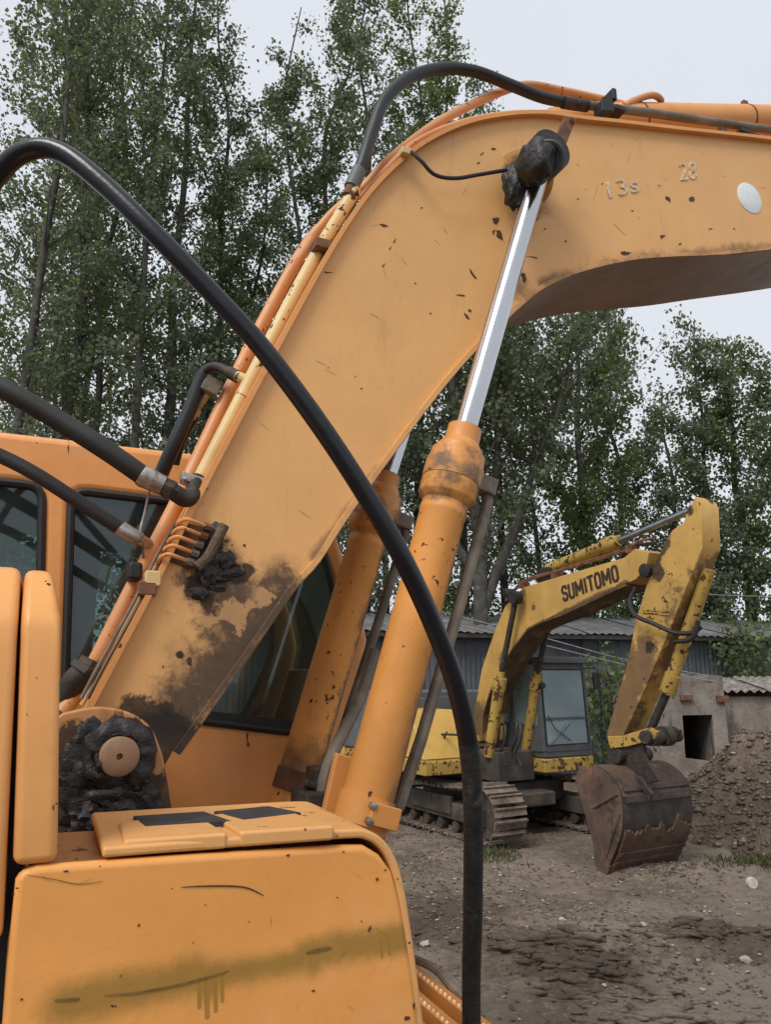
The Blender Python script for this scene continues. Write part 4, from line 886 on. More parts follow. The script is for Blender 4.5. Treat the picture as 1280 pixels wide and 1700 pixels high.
part('sleeve', tube([onL(380, 618, 2.29), onL(395, 626, 2.26)], .021, 12), DARKSTEEL, hd)
part('valve_block', box(onL(350, 642, 2.36), F * .028 - UP * .01, L * .02, UP * .026 + F * .01), GREYTUBE, hd, .004)
pipe('hose', [(288, 770, 2.44), (300, 730, 2.43), (322, 690, 2.41)], .019, RUBBER, label='second short black hose with stepped metal end')
part('stepped_fitting', tube([onL(318, 696, 2.41), onL(326, 680, 2.4), onL(327, 679, 2.4), onL(333, 668, 2.4), onL(334, 667, 2.4), onL(342, 652, 2.38)], [.017, .017, .012, .012, .015, .013], 12), ZINC, EX)
# U bolts clamping the pipes
for i in range(5):
    x, y = 302 - i * 7.5, 864 + i * 14.5
    P = [onL(x + 46, y + 12, 2.185), onL(x + 20, y + 2, 2.15), onL(x + 6, y - 2, 2.15), onL(x - 6, y + 4, 2.17), onL(x - 12, y + 16, 2.22)]
    ub = part('u_bolt', tube(catmull(P, 4), .006, 8), O_pipe, EX); part('nut', tube([onL(x + 36, y + 9, 2.175), onL(x + 48, y + 13, 2.185)], .012, 6), ZINC if i > 1 else RUSTY, ub)
part('clamp_plate', prism([onL(*p, 2.19) for p in ((312, 868), (352, 878), (318, 946), (278, 930))], L * .02), RUSTY, EX, .003)
part('clamp_saddle', box(onL(252, 962, 2.2), F * .022, L * .03, UP * .022), CREAM, EX, .005)
part('clamp_saddle', box(onL(243, 978, 2.2), F * .025, L * .03, UP * .02), RUSTY, EX, .005)
part('pipe_clip', box(onL(222, 950, 2.26), F * .02, L * .04, UP * .026), BLACK, EX, .01)
part('pipe_clip', box(onL(530, 415, 2.23), F * .03, L * .05, UP * .018), RUSTY, EX, .004)
part('lower_elbow', tube(catmull([onL(60, 1210, 2.35), onL(105, 1160, 2.33), onL(125, 1130, 2.31), onL(147, 1108, 2.3)], 5), [.036] * 13 + [.036] * 3, 14), DARKSTEEL, EX)
part('elbow_flange', tube([onL(138, 1118, 2.3), onL(146, 1108, 2.3), onL(147, 1106, 2.3), onL(153, 1096, 2.3)], [.045, .045, .034, .033], 8), DARKSTEEL, EX)
# hose arching over the bend
ha = tag(part('hose', tube(catmull([onL(588, 303, 2.24), onL(602, 270, 2.24), onL(617, 222, 2.26), onL(640, 165, 2.28), onL(682, 128, 2.3), onL(735, 114, 2.32), onL(790, 119, 2.32), onL(850, 142, 2.32), onL(905, 163, 2.31), onL(962, 173, 2.3)], 7), .025, 14), RUBBER, EX), 'black hose arching over the bend of the boom')
part('ferrule', tube([onL(583, 312, 2.24), onL(596, 283, 2.24)], [.028, .028], 14), plain('teal_ferrule', (.09, .11, .11), .5, .2), ha)
part('ferrule', tube([onL(935, 170, 2.3), onL(975, 176, 2.3)], [.027, .027], 14), DARKSTEEL, ha)
part('hose_neck', tube([onL(578, 326, 2.24), onL(585, 308, 2.24)], .023, 12), RUSTY, ha)
pipe('pipe', [(955, 172, 2.3), (1010, 179, 2.3), (1090, 189, 2.3), (1180, 202, 2.3), (1290, 217, 2.3), (1420, 238, 2.3)], .021, GREYTUBE, label='brown pipe along the top of the boom')
part('pipe_mount', join(box(onL(1003, 182, 2.25), F * .035 + UP * .01, L * .03, UP * .03), box(onL(1012, 165, 2.28), F * .012, L * .04, UP * .03), box(onL(1022, 188, 2.28), F * .03, L * .04, UP * .012)), BLACK, EX, .004)
part('pipe_mount', box(onL(1245, 228, 2.28), F * .09, L * .03, UP * .008), BLACK, EX)
part('pipe_mount', box(onL(1195, 222, 2.28), F * .02, L * .03, UP * .014), DARKSTEEL, EX)
a0, a1 = onL(900, 200, 2.45), onL(1500, 202, 2.45); al = np.linalg.norm(a1 - a0)
ac = tag(part('arm_cylinder', lathe(a0, a1, [(0, .03), (.05, .055), (.12, .062), (.2, .085), (al, .085)], 36), O_plain, EX), 'orange arm cylinder lying along the top of the boom')
for x in (1062, 1240):
    c_ = a0 + (a1 - a0) * ((onL(x, 215, 2.45) - a0) @ unit(a1 - a0) / al); tt = unit(a1 - a0)
    part('cylinder_strap', lathe(c_ - tt * .004, c_ + tt, [(0, .08), (0, .0875), (.012, .0875), (.012, .08)], 36), RUSTY, ac)
    part('strap_lug', box(c_ + UP * .095 - L * .02, F * .018, L * .012, UP * .018), RUSTY, ac, .003)
pipe('pipe', [(1035, 176, 2.38), (1060, 164, 2.38), (1085, 158, 2.38), (1098, 167, 2.4), (1092, 178, 2.42)], .017, O_pipe)

# ================================================================== loose hose hanging across the view
def oD(px, py, t): r = ray(px, py); return CAM + r * t
hp_ = [oD(-120, 520, 1.6), oD(-60, 380, 1.58), oD(-5, 290, 1.56), oD(45, 250, 1.55), oD(100, 253, 1.54), oD(170, 305, 1.52), oD(260, 392, 1.5), oD(350, 485, 1.5), oD(430, 572, 1.5), oD(520, 690, 1.5), oD(600, 810, 1.5), oD(670, 930, 1.5), oD(725, 1050, 1.52), oD(760, 1150, 1.54), oD(781, 1260, 1.56), oD(786, 1380, 1.58), oD(785, 1520, 1.62), oD(783, 1700, 1.66), ]
e = hp_[-1].copy(); hp_ += [e + V(0, .01, -.6), e + V(.05, .05, -1.15), V(e[0] + .3, e[1] + .2, .02), V(e[0] + 1.0, e[1] + .3, .02)]
LH = tag(thing('loose_hose', (e[0] + .3, e[1] + .2, 0), 'thick loose black hose arching from the left and hanging down in front', 'hose'))
part('hose_body', tube(catmull(hp_, 8), .0208, 18), plain('hose_rubber', (.004, .005, .009), .3, .3, 5, bump=.35, bscale=60, bdist=.002, spec=.45, alt=(.018, .019, .021), altlo=.55, althi=.8), LH)
hc_ = catmull(hp_, 8); part('worn_wrap', tube(hc_[8 * 14 - 2:8 * 17 + 4], [.0211 + .0009 * random.random() for _ in hc_[8 * 14 - 2:8 * 17 + 4]], 18), plain('worn_wrap', (.012, .013, .014), .55, .4, 14, bump=1, bscale=30, bdist=.006, alt=(.07, .06, .05), altlo=.55, althi=.7), LH)

# ================================================================== FAR EXCAVATOR
FX = thing('excavator', FP(-9.6, 0, 0), 'old yellow excavator parked at the back with its rusty bucket on the ground', 'excavator')
YEL = (.55, .325, .08)
fm = lambda x, y: onR(x, y, .22)
Y_boom = paint('yellow_boom_paint', YEL, chip=.7, grime=.9, fade=.2, chipscale=14, stains=[((.10, .055, .025), 2.4, 4, .5, [(fm(900, 1035), fm(1040, 968), .06), (fm(865, 985), .14), (fm(840, 1100), .2), (fm(800, 1200), .35), (fm(790, 1190), .3)])])
Y_arm = paint('yellow_arm_paint', YEL, chip=.9, grime=1.0, fade=.2, chipscale=10, stains=[((.15, .085, .042), 2.6, 4, .4, [(onR(1060, 1090, .17), .3), (onR(1070, 1080, .17), onR(1020, 1225, .17), .28), (onR(1150, 950, -.1), onR(1120, 1100, -.1), .3), (onR(1185, 960, -.1), .35)]), ((.018, .015, .013), 2.0, 6, .3, [(onR(1085, 930, .17), onR(1100, 900, .17), .16), (onR(1085, 1075, .1), .12), (onR(1090, 950, .17), .14), (onR(1175, 830, -.1), .12), (onR(1143, 845, .17), .08)])])
Y_rust = paint('yellow_rusty_paint', (.42, .27, .06), chip=1.75, grime=1.0, chipscale=12)
Y_pl = paint('yellow_body_paint', (.58, .36, .09), chip=.3, grime=.5, chipscale=14)
F_GREY = paint('grey_body_paint', (.12, .125, .13), chip=.2, grime=.4)
FRAMEM = plain('undercarriage', (.055, .045, .037), .85, .35, 4, alt=(.12, .085, .06), bump=.6, bscale=20, bdist=.01)
CABG = paint('grey_cab_paint', (.075, .082, .086), chip=.4, grime=.6)
BUCK = NB('rusty_bucket')
c = BUCK.mix(BUCK.step(BUCK.noise(2.2, 6, .65), .3, .7), (.075, .05, .04), (.15, .095, .068))
c = BUCK.mix(BUCK.step(BUCK.noise(5, 6, .7, off=(2, 7, 1)), .5, .7), c, (.045, .033, .028))
c = BUCK.mix(BUCK.math('MULTIPLY', BUCK.step(BUCK.noise(3, 6, .7, off=(6, 1, 3)), .56, .72), .8), c, (.26, .125, .065))
BUCK.bump(BUCK.noise(18, 5, .65), .6, .02); BUCK = BUCK.fin(c, .78, .1, .3)
BUCKD = plain('dark_bucket_steel', (.04, .033, .03), .6, .4, 6, alt=(.085, .06, .048), bump=.5, bscale=25, bdist=.01)
W_ = -FR                                                # towards the machine's left
# boom
ftop = [(786, 1190), (800, 1110), (822, 1045), (838, 1008), (852, 990), (870, 975), (922, 959), (1036, 926), (1054, 911), (1078, 916)]
fbot = [(1073, 944), (1056, 962), (1038, 970), (931, 1020), (895, 1033), (876, 1043), (854, 1072), (832, 1105), (812, 1150), (802, 1185), (800, 1230), (780, 1235)]
fb = part('boom', prism([onR(*p, .22) for p in ftop + fbot], W_ * .44), Y_boom, FX, .012)
tag(fb, 'yellow boom with dark lettering on its side')
fl3 = [onR(*p, .24) for p in fbot[2:10]]
part('belly_plate', strip(fl3, lambda i: unit(np.cross(FR, fl3[min(i + 1, len(fl3) - 1)] - fl3[max(i - 1, 0)])) * (-1 if np.cross(FR, fl3[3] - fl3[2])[2] > 0 else 1), .02, W_ * .48), plain('dark_brown_underside', (.10, .06, .03), .85, .4, 4, alt=(.2, .13, .05), bump=.5), fb)  # underside plate, coloured darker brown than the boom sides
def block_word(word, bl, br, tl, lift, mat, par):        # condensed block capitals made of straight strokes, each letter a part
    G = {'S': [[(.9, .78), (.72, 1), (.28, 1), (.1, .82), (.1, .66), (.28, .52), (.72, .48), (.9, .34), (.9, .18), (.72, 0), (.28, 0), (.1, .22)]], 'U': [[(.1, 1), (.1, .15), (.28, 0), (.72, 0), (.9, .15), (.9, 1)]],
         'M': [[(.08, 0), (.08, 1)], [(.1, 1), (.5, .3), (.9, 1)], [(.92, 1), (.92, 0)]], 'I': [[(.5, 0), (.5, 1)]], 'T': [[(.0, .98), (1, .98)], [(.5, .98), (.5, 0)]],
         'O': [[(.1, .2), (.1, .8), (.3, 1), (.7, 1), (.9, .8), (.9, .2), (.7, 0), (.3, 0), (.1, .2)]]}
    wd = {'M': 1.25, 'I': .35}; tot = sum(wd.get(c, .9) + .22 for c in word) - .22; x0 = 0; X = np.asarray(br) - bl; Y = np.asarray(tl) - bl; asp = np.linalg.norm(X) / tot
    hh = np.linalg.norm(Y); th = .095 * hh
    for c in word:
        wc = wd.get(c, .9); vfs = []
        for si, st in enumerate(G[c]):
            P = [V((x0 + q[0] * wc) * asp, (.06 + q[1] * .88) * hh) for q in st]
            for i in range(len(P) - 1):
                t = unit(P[i + 1] - P[i]); n = V(-t[1], t[0]) * th * (.85 if abs(t[1]) < .3 else 1); e = t * th * .35
                q4 = [P[i] - e + n, P[i + 1] + e + n, P[i + 1] + e - n, P[i] - e - n]
                vfs.append(([bl + lift * (1 + .12 * (si * 7 + i)) + unit(X) * q[0] + unit(Y) * q[1] for q in q4], [(0, 1, 2, 3)]))
        part('letter', join(*vfs), mat, par, smooth=0); x0 += wc + .22
block_word('SUMITOMO', onR(936, 999, .222), onR(1029, 964, .222), onR(932, 974, .222), FR * .003, plain('dark_lettering', (.035, .016, .012), .7, .4, 10), fb)
part('pin_head', lathe(onR(853, 985, .2), onR(853, 985, .2) + FR, [(0, .07), (.16, .07), (.17, .05)], 16), GREASE, fb)
part('rust_patch', lathe(onR(887, 1008, .21), onR(887, 1008, .21) + FR, [(0, .05), (.014, .045), (.014, .01)], 9), RUSTY, fb)
for pts_ in ([(855, 985), (880, 968), (960, 945), (1035, 922), (1062, 905), (1090, 900)], [(840, 1003), (870, 970), (930, 952), (1030, 921)]):
    part('oil_line', tube(catmull([onR(*p, .12) + UP * .05 for p in pts_], 4), .02, 6), RUSTY, fb)
for x, y in ((870, 972), (925, 955), (1050, 912)): part('line_clip', box(onR(x, y, .1), FF * .03, W_ * .1, UP * .05), RUSTY, fb)
# boom cylinders
q0, q1, q2 = onR(812, 1255, .36), onR(831, 1125, .36), onR(857, 992, .36); qa = unit(q1 - q0); ql = np.linalg.norm(q1 - q0)
for k in (0, 1):
    o = W_ * (.74 * k)
    cb = part('boom_cylinder', lathe(q0 + o, q1 + o, [(0, .085), (ql - .2, .085), (ql - .2, .105), (ql, .105), (ql, .06), (ql + .1, .06)], 20), Y_rust, FX)
    part('rod', lathe(q1 + o, q2 + o, [(0, .045), (np.linalg.norm(q2 - q1), .045)], 16), DARKSTEEL, cb)
    part('rod_eye', lathe(q2 + o - FR * .06, q2 + o + FR, [(0, .1), (.14, .1)], 16), GREASE, cb)
# arm
arm_ = [(1156, 824), (1164, 838), (1167, 909), (1140, 975), (1115, 1038), (1078, 1128), (1037, 1218), (1026, 1238), (1010, 1238), (1008, 1216), (1042, 1100), (1056, 1030), (1064, 1003), (1073, 974), (1090, 930), (1105, 898), (1117, 880), (1136, 866), (1141, 846)]
fa = part('arm', prism([onR(*p, .17) for p in arm_], W_ * .34), Y_arm, FX, .012)
tag(fa, 'yellow and rust-brown dipper arm hanging down to the bucket')
part('arm_rib', join(*[box(onR(x, y, .172), unit(onR(x + 30, y + 2, .172) - onR(x, y, .172)) * .2, FR * .006, UP * .008) for x, y in ((1090, 1019), (1089, 1014))]), Y_rust, fa)
part('pin_head', lathe(onR(1082, 948, .1), onR(1082, 948, .1) + FR, [(0, .09), (.14, .085), (.15, .04)], 18), GREASE, fa)
# arm cylinder above the boom
c0_, c1_, c2_ = onR(912, 950, 0) + UP * .05, onR(1030, 897, 0), onR(1150, 846, 0); cl_ = np.linalg.norm(c1_ - c0_)
fac = part('arm_cylinder', lathe(c0_, c1_, [(0, .05), (0, .085), (cl_ - .35, .085), (cl_ - .3, .11), (cl_ - .1, .11), (cl_ - .06, .085), (cl_, .08)], 20), Y_rust, FX)
part('rod', lathe(c1_, c2_, [(0, .048), (np.linalg.norm(c2_ - c1_), .048)], 18), plain('dull_rod', (.35, .36, .38), .3, .2, 6, metal=1), fac)
part('cylinder_foot', box(c0_ - UP * .08, FF * .12, W_ * .1, UP * .1), GREASE, fac, .02)
part('rod_guard', tube([onR(1020, 921, .05), onR(1044, 907, .05), onR(1060, 904, .05), onR(1090, 902, .05)], .025, 6), DARKSTEEL, fac)
# bucket cylinder and linkage on the front of the arm
b0, b1, b2 = onR(1178, 945, -.05), onR(1108, 1150, -.0), onR(1078, 1218, 0); bl_ = np.linalg.norm(b1 - b0)
fbc = part('bucket_cylinder', lathe(b0, b1, [(0, .08), (bl_ - .25, .08), (bl_ - .25, .1), (bl_, .1), (bl_, .06)], 20), Y_rust, FX)
part('rod', lathe(b1, b2, [(0, .05), (np.linalg.norm(b2 - b1), .05)], 14), DARKSTEEL, fbc)
part('hose', tube(catmull([onR(1056, 975, .2), onR(1046, 1000, .26), onR(1056, 1022, .3), onR(1085, 1035, .28), onR(1120, 1050, .2), onR(1150, 1050, .05), onR(1165, 1040, 0)], 5), .028, 8), RUBBER2, FX)
part('hose', tube(catmull([onR(1160, 1030, .1), onR(1150, 1060, .12), onR(1120, 1065, .15)], 5), .03, 8), RUBBER2, FX)
lk = part('link', prism([onR(*p, .23) for p in ((1008, 1222), (1030, 1222), (1078, 1208), (1092, 1214), (1086, 1228), (1040, 1240), (1014, 1243))], W_ * .06), Y_rust, FX, .01)
part('link', prism([onR(*p, .23) - FR * .4 for p in ((1008, 1222), (1030, 1222), (1078, 1208), (1092, 1214), (1086, 1228), (1040, 1240), (1014, 1243))], W_ * .06), DARKSTEEL, FX, .01)
pn = onR(1070, 1224, .3); part('link_pin', lathe(pn, pn + W_, [(0, .05), (0, .08), (.1, .08), (.1, .11), (.22, .11), (.22, .085), (.32, .085), (.32, .12), (.45, .12), (.45, .08), (.62, .08), (.62, .05)], 16), DARKSTEEL, lk)
# bucket
BO = .62; BWD = 1.24
bprof = catmull([V(*p) for p in ((963, 1274), (990, 1273), (1010, 1286), (1025, 1305), (1033, 1330), (1034, 1375), (1024, 1410), (1012, 1438), (1003, 1462))], 4)
bk3 = [onR(p[0], p[1], BO) for p in bprof]
cen = sum(bk3) / len(bk3)
bkt = part('bucket', strip(bk3, lambda i: -unit(np.cross(FR, bk3[min(i + 1, len(bk3) - 1)] - bk3[max(i - 1, 0)])) * (1 if (np.cross(FR, bk3[min(i + 1, len(bk3) - 1)] - bk3[max(i - 1, 0)]) @ (bk3[i] - cen)) > 0 else -1), .03, W_ * BWD), BUCKD, FX)
tag(bkt, 'worn rusty bucket resting on the ground')
for k in (0, 1): part('side_plate', prism([p + W_ * (BWD - .03) * k + FR * (.012 if k == 0 else -.012) for p in bk3], W_ * .03), BUCK, bkt, .004)
lo3 = [onR(p[0], p[1], BO) for p in ((963, 1272), (1003, 1462))]
for k in (0, 1):
    oo = W_ * (BWD - .03) * k
    part('side_cutter', prism([onR(*p, BO + .02) + oo for p in ((955, 1296), (962, 1272), (972, 1276), (1006, 1420), (1012, 1440), (1004, 1464), (988, 1436), (986, 1404))], W_ * .045), BUCK, bkt, .006)
    part('side_rib', join(tube([onR(967, 1285, BO + .015) + oo, onR(1004, 1425, BO + .015) + oo], .02, 6), tube([onR(984, 1342, BO + .015) + oo, onR(1026, 1318, BO + .015) + oo], .02, 6), tube([onR(1006, 1425, BO + .015) + oo, onR(1030, 1350, BO + .015) + oo], .016, 6)), BUCK, bkt)
def outw(i): t = bk3[min(i + 1, len(bk3) - 1)] - bk3[max(i - 1, 0)]; n_ = unit(np.cross(FR, t)); return n_ if n_ @ (bk3[i] - cen) > 0 else -n_
def band(name, i0, i1, thick, mat, u0=0.0, u1=1.0, ragged=0, label=None):
    n_ = 60; Vs = []; Fs = []
    for a in range(n_ + 1):
        u = u0 + (u1 - u0) * a / n_; rag = ragged * (.6 + 1.3 * mnoise.noise(Vector((a * .12, 2.3, 0))) + .5 * mnoise.noise(Vector((a * .5, 7.3, 0))) + .15 * random.random())
        f0 = i0 + rag; m_ = 8
        for j in range(m_ + 1):
            q = f0 + (i1 - f0) * j / m_; k = int(min(q, len(bk3) - 2)); fr_ = q - k
            p = bk3[k] * (1 - fr_) + bk3[k + 1] * fr_ + W_ * BWD * u; nn = outw(k)
            Vs += [p + nn * .002, p + nn * (thick + .004 * random.random())]
    cnt = 2 * 9
    for a in range(n_):
        for j in range(8):
            A_ = a * cnt + j * 2; B_ = A_ + cnt
            Fs.append((A_ + 1, A_ + 3, B_ + 3, B_ + 1))
        for j in (0, 8): A_ = a * cnt + j * 2; B_ = A_ + cnt; Fs.append((A_, A_ + 1, B_ + 1, B_))
    for a in (0, n_):
        for j in range(8): A_ = a * cnt + j * 2; Fs.append((A_, A_ + 1, A_ + 3, A_ + 2))
    return tag(part(name, (Vs, Fs), mat, bkt, smooth=30), label)
band('upper_skin', 3, 15.2, .012, BUCK, .02, .98)
band('wear_band', 13, 14, .035, BUCKD, .04, .99); band('wear_band', 15.2, 16.4, .045, BUCKD, .04, .99)
band('lower_skin', 19.0, 29.6, .03, BUCK, .03, .98, 1.8, 'torn lower skin plate of the bucket')
band('wear_strip', 24.6, 25.3, .045, BUCK, .03, .98); band('wear_strip', 26.6, 27.2, .045, BUCK, .03, .98)
band('lip', 29.4, 31.8, .035, BUCKD, .02, .98)
for u in (.03, .36, .66, .94):
    p = bk3[-1] + W_ * BWD * u; part('tooth', prism([p + FF * .05 + UP * .12, p - FF * .05 + UP * .14, p - FF * .02 - UP * .06, p + FF * .02 - UP * .06], W_ * .09), BUCK if u < .1 else BUCKD, bkt, .008)
for k in (-.2, .16):
    part('ear', prism([onR(*p, k + .03) for p in ((1010, 1240), (1036, 1228), (1068, 1232), (1072, 1258), (1096, 1296), (1066, 1304), (1020, 1292), (1006, 1270))], W_ * .05), DARKSTEEL, bkt, .008)
part('ear_web', box(onR(1046, 1275, 0), FF * .1, W_ * .2, UP * .1), BUCKD, bkt, .02)
part('bucket_pin', lathe(onR(1022, 1256, .3), onR(1022, 1256, .3) + W_, [(0, .05), (0, .085), (.12, .085), (.12, .06), (.5, .06), (.5, .085), (.6, .085)], 16), DARKSTEEL, bkt)
for k in (0, 1, 2): part('back_rib', prism([onR(*p, .26 - .22 * k) for p in ((1050, 1290), (1062, 1288), (1082, 1318), (1078, 1330))], W_ * .05), BUCKD, bkt, .006)
# upper body
fz0 = onR(905, 1283, -.4)[2]; fz1 = onR(905, 1260, -.4)[2]; FCF = onR(905, 1256, -.4) @ FF       # front line of the cab
plm = part('platform', join(box(FP(FCF - 1.55, -.87, (fz0 + fz1) / 2), FF * 1.6, W_ * .52, UP * (fz1 - fz0) / 2), box(FP(FCF - 1.85, .95, (fz0 + fz1) / 2), FF * 1.3, W_ * .5, UP * (fz1 - fz0) / 2)), Y_rust, FX, .02)
part('centre_frame', box(FP(FCF - 1.7, 0, fz0 + .1), FF * 1.5, W_ * .36, UP * .22), FRAMEM, plm, .02)
tool = [FP(FCF - .72, .52, fz1 + .005), FP(FCF - .72 - .02, .52, fz1 + .05), FP(FCF - 1.12, .52, fz1 + .72), FP(FCF - 1.9, .52, fz1 + .72), FP(FCF - 1.9, .52, fz1 + .005)]
tag(part('tool_box', prism(tool, FR * .85), Y_pl, FX, .02), 'yellow tool box with sloping front')
part('tank', box(FP(FCF - 2.35, .95, fz1 + .45), FF * .42, W_ * .42, UP * .44), F_GREY, FX, .02)
part('engine_hood', box(FP(FCF - 3.0, 0, fz1 + .5), FF * .55, W_ * 1.35, UP * .5), F_GREY, FX, .04)
part('inner_panel', box(FP(FCF - 1.95, .1, fz1 + .45), FF * .04, W_ * .4, UP * .45), F_GREY, FX, .01)
part('counterweight', box(FP(FCF - 3.75, 0, fz1 + .35), FF * .3, W_ * 1.35, UP * .55), Y_pl, FX, .08)
part('guard_rail', join(tube([onR(705, 1218, .9), onR(760, 1220, .9)], .018, 6), tube([onR(718, 1200, .88), onR(720, 1262, .88)], .014, 6), tube(catmull([onR(742, 1215, .88), onR(733, 1240, .88), onR(735, 1262, .88)], 4), .014, 6), tube(catmull([onR(705, 1222, .96), onR(700, 1240, .98), onR(702, 1268, .98)], 4), .014, 6)), BLACK, FX)
for i, (x, y) in enumerate(((822, 1210), (833, 1212), (852, 1208), (858, 1212))):
    part('hose', tube(catmull([onR(x, y - 10, .2), onR(x + 6, y - 6, .25), onR(x + 5, y + 18, .28), onR(x - 2, y + 40, .26), onR(x + 8, y + 58, .2)], 5), .022, 8), DARKSTEEL if i % 2 else RUBBER2, FX)
part('turntable', lathe(FP(FCF - 1.55, 0, .75), FP(FCF - 1.55, 0, 2), [(0, .75), (.06, .75), (.06, .68), (fz0 - .75, .68)], 36), FRAMEM, FX)
# cab
ctop = onR(900, 1090, -.4)[2]; K0, K1 = -.38, -1.42
def CQ(f, o, z): return FP(FCF + f, o, z)
cabf = part('cab', join(box(CQ(-.75, (K0 + K1) / 2, ctop - .05), FF * .78, W_ * .5, UP * .05), box(CQ(-.75, (K0 + K1) / 2, fz1 + .06), FF * .74, W_ * .5, UP * .05),
    *[prism([CQ(a, o, fz1 + .1), CQ(a - .09, o, fz1 + .1), CQ(a - .09 + tl, o, ctop - .09), CQ(a + tl, o, ctop - .09)], W_ * .07) for a, tl in ((0, -.08), (-.72, 0), (-1.4, 0)) for o in (K0, K1 + .07)],
    box(CQ(-.03, (K0 + K1) / 2, fz1 + .15), FF * .03, W_ * .45, UP * .06), box(CQ(-.11, (K0 + K1) / 2, ctop - .15), FF * .03, W_ * .45, UP * .06), box(CQ(-1.45, (K0 + K1) / 2, fz1 + .35), FF * .02, W_ * .48, UP * .25), box(CQ(-1.45, (K0 + K1) / 2, ctop - .2), FF * .02, W_ * .48, UP * .1), box(CQ(-1.45, (K0 + K1) / 2 + .05, fz1 + .95), FF * .02, W_ * .07, UP * .5)), CABG, FX, .015)
tag(cabf, 'grey cab with pale greenish glass')
wz0, wz1 = fz1 + .2, ctop - .2; wzm = wz0 + (wz1 - wz0) * .34
def fq_(f0, f1, z0_, z1_): return [CQ(f0, K0 - .08, z0_), CQ(f0, K1 + .08, z0_), CQ(f1, K1 + .08, z1_), CQ(f1, K0 - .08, z1_)]
part('windscreen', prism(fq_(-.03, -.075, wzm + .02, wz1), -FF * .006), GLASS2, cabf)
part('lower_pane', prism(fq_(-.005, -.03, wz0, wzm - .02), -FF * .006), GLASS2, cabf)
part('screen_bar', box(CQ(-.03, (K0 + K1) / 2, wzm), FF * .012, W_ * .44, UP * .02), CABG, cabf)
part('screen_seal', loop_tube([CQ(f, o, z) for f, o, z in ((.0, K0 - .075, wz0), (.0, K1 + .075, wz0), (-.07, K1 + .075, wz1), (-.07, K0 - .075, wz1))], .014, 6), BLACK, cabf)
for a, b_ in ((-.12, -.7), (-.83, -1.38)):
    part('side_pane', prism([CQ(a, K0 - .02, fz1 + .5), CQ(b_, K0 - .02, fz1 + .5), CQ(b_, K0 - .02, ctop - .12), CQ(a, K0 - .02, ctop - .12)], W_ * .006), GLASS2, cabf)
    part('side_pane', prism([CQ(a, K1 + .03, fz1 + .5), CQ(b_, K1 + .03, fz1 + .5), CQ(b_, K1 + .03, ctop - .12), CQ(a, K1 + .03, ctop - .12)], W_ * .006), GLASS2, cabf)
for o in (K0, K1 + .04): part('side_panel', box(CQ(-.72, o - .02, fz1 + .3), FF * .65, W_ * .018, UP * .2), CABG, cabf)
part('seat', join(box(CQ(-.95, -.9, fz1 + .45), FF * .22, W_ * .24, UP * .07), box(CQ(-1.15, -.9, fz1 + .8), FF * .06, W_ * .22, UP * .32)), INTER, cabf, .03)
part('wiper', tube([CQ(.0, K0 - .12, wzm + .06), CQ(.02, -.62, wzm - .15), CQ(.02, -.95, wz0 + .05)], .008, 5), BLACK, cabf)
part('wiper', tube([CQ(.02, -.55, wz0 + .02), CQ(.02, -.8, wz0 + .2), CQ(.02, -.95, wzm - .08)], .006, 5), BLACK, cabf)
part('mirror_arm', tube(catmull([CQ(-.06, K1 + .02, ctop - .18), CQ(.0, K1 - .14, ctop - .17), CQ(.04, K1 - .2, ctop - .3), CQ(.04, K1 - .2, fz1 + .5), CQ(0, K1 - .15, fz1 + .2)], 4), .012, 6), BLACK, cabf)
part('mirror', box(CQ(.02, K1 - .14, ctop - .38), FF * .02, W_ * .05, UP * .14), BLACK, cabf, .01)
part('lamp', lathe(CQ(.0, K0 + .0, ctop - .45), CQ(.1, K0 + .0, ctop - .45), [(0, .05), (.06, .05), (.06, .02)], 12), BLACK, cabf)
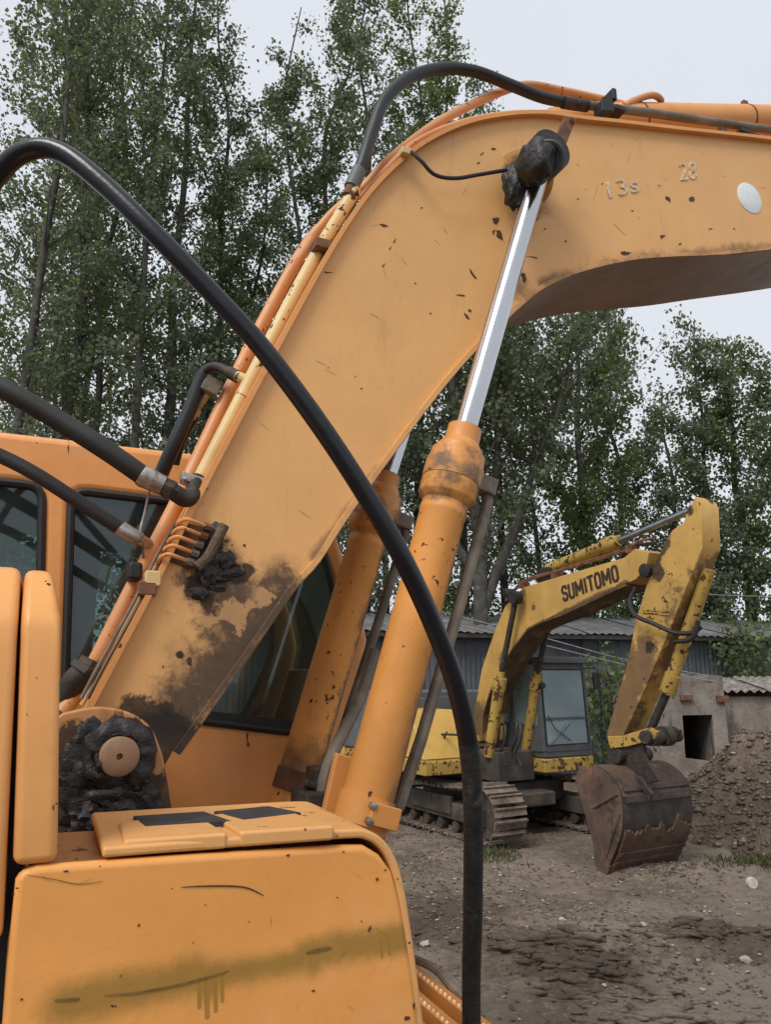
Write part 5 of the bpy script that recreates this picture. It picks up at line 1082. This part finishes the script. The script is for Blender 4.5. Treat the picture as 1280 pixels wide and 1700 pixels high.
# tracks
TR0, TR1 = 1.06, .52                                       # outer and inner edge of the near track
tf = onZ(838, 1395, 0) @ FF + .55; TRH = .80; TRL = 3.5
SHOEM = plain('track_shoe', (.20, .155, .125), .75, .35, 6, metal=.2, alt=(.09, .065, .05), bump=.5, bscale=25, bdist=.008)
Rr = TRH / 2 - .03
def track(oc, wd):
    tk = part('track_frame', join(box(FP(tf - TRL / 2 - .0, oc, .34), FF * (TRL / 2 - .45), W_ * .2, UP * .12), box(FP(tf - TRL / 2, oc + .2, .42), FF * .55, W_ * .04, UP * .13)), FRAMEM, FX, .02)
    for a in (tf - .42, tf - TRL + .42): part('idler', lathe(FP(a, oc - .12, .38), FP(a, oc, .38), [(0, .1), (0, .31), (.24, .31), (.24, .1)], 24), FRAMEM, tk)
    for k in range(6): part('roller', lathe(FP(tf - .75 - k * .4, oc - .17, .14), FP(tf - .75 - k * .4, oc, .14), [(0, .08), (.34, .08)], 12), FRAMEM, tk)
    per = []; n_ = 46; straight = TRL - 2 * .42; tot = 2 * straight + 2 * math.pi * Rr
    shoe = track.shoe
    for i in range(n_):
        q = tot * i / n_
        if q < straight: ff, zz, an = -q, 2 * Rr, 0.0; zz -= .10 * math.sin(math.pi * q / straight)
        elif q < straight + math.pi * Rr: t = (q - straight) / Rr; ff, zz, an = -straight - math.sin(t) * Rr, Rr + math.cos(t) * Rr, t
        elif q < 2 * straight + math.pi * Rr: ff, zz, an = -straight + (q - straight - math.pi * Rr), 0, math.pi
        else: t = (q - 2 * straight - math.pi * Rr) / Rr; ff, zz, an = math.sin(t) * Rr, Rr - math.cos(t) * Rr, math.pi + t
        nv = -FF * math.sin(an) + UP * math.cos(an); tv = np.cross(W_, nv) * -1
        c_ = FP(tf - .42 + ff, oc, .03 + zz)
        link('track_shoe', shoe, tk, basis(c_, tv, W_, nv))
sv_, sf_ = join(box(V(0, 0, 0), V(.062, 0, 0), V(0, .28, 0), V(0, 0, .012)), box(V(.045, 0, .022), V(.012, 0, 0), V(0, .278, 0), V(0, 0, .02)), box(V(0, 0, -.04), V(.05, 0, 0), V(0, .07, 0), V(0, 0, .03)))
track.shoe = mesh('track_shoe', sv_, sf_, SHOEM, 0)
track((TR0 + TR1) / 2, .54); track((TR0 + TR1) / 2 - 2.0, .54)
part('undercarriage_frame', join(box(FP(tf - TRL / 2, (TR0 + TR1) / 2 - 1.0, .55), FF * .8, W_ * .85, UP * .16), box(FP(tf - TRL / 2, (TR0 + TR1) / 2 - 1.0, .5), FF * 1.2, W_ * .3, UP * .1)), FRAMEM, FX, .03)
print('leaves', NL[0], 'objects', len(bpy.data.objects))
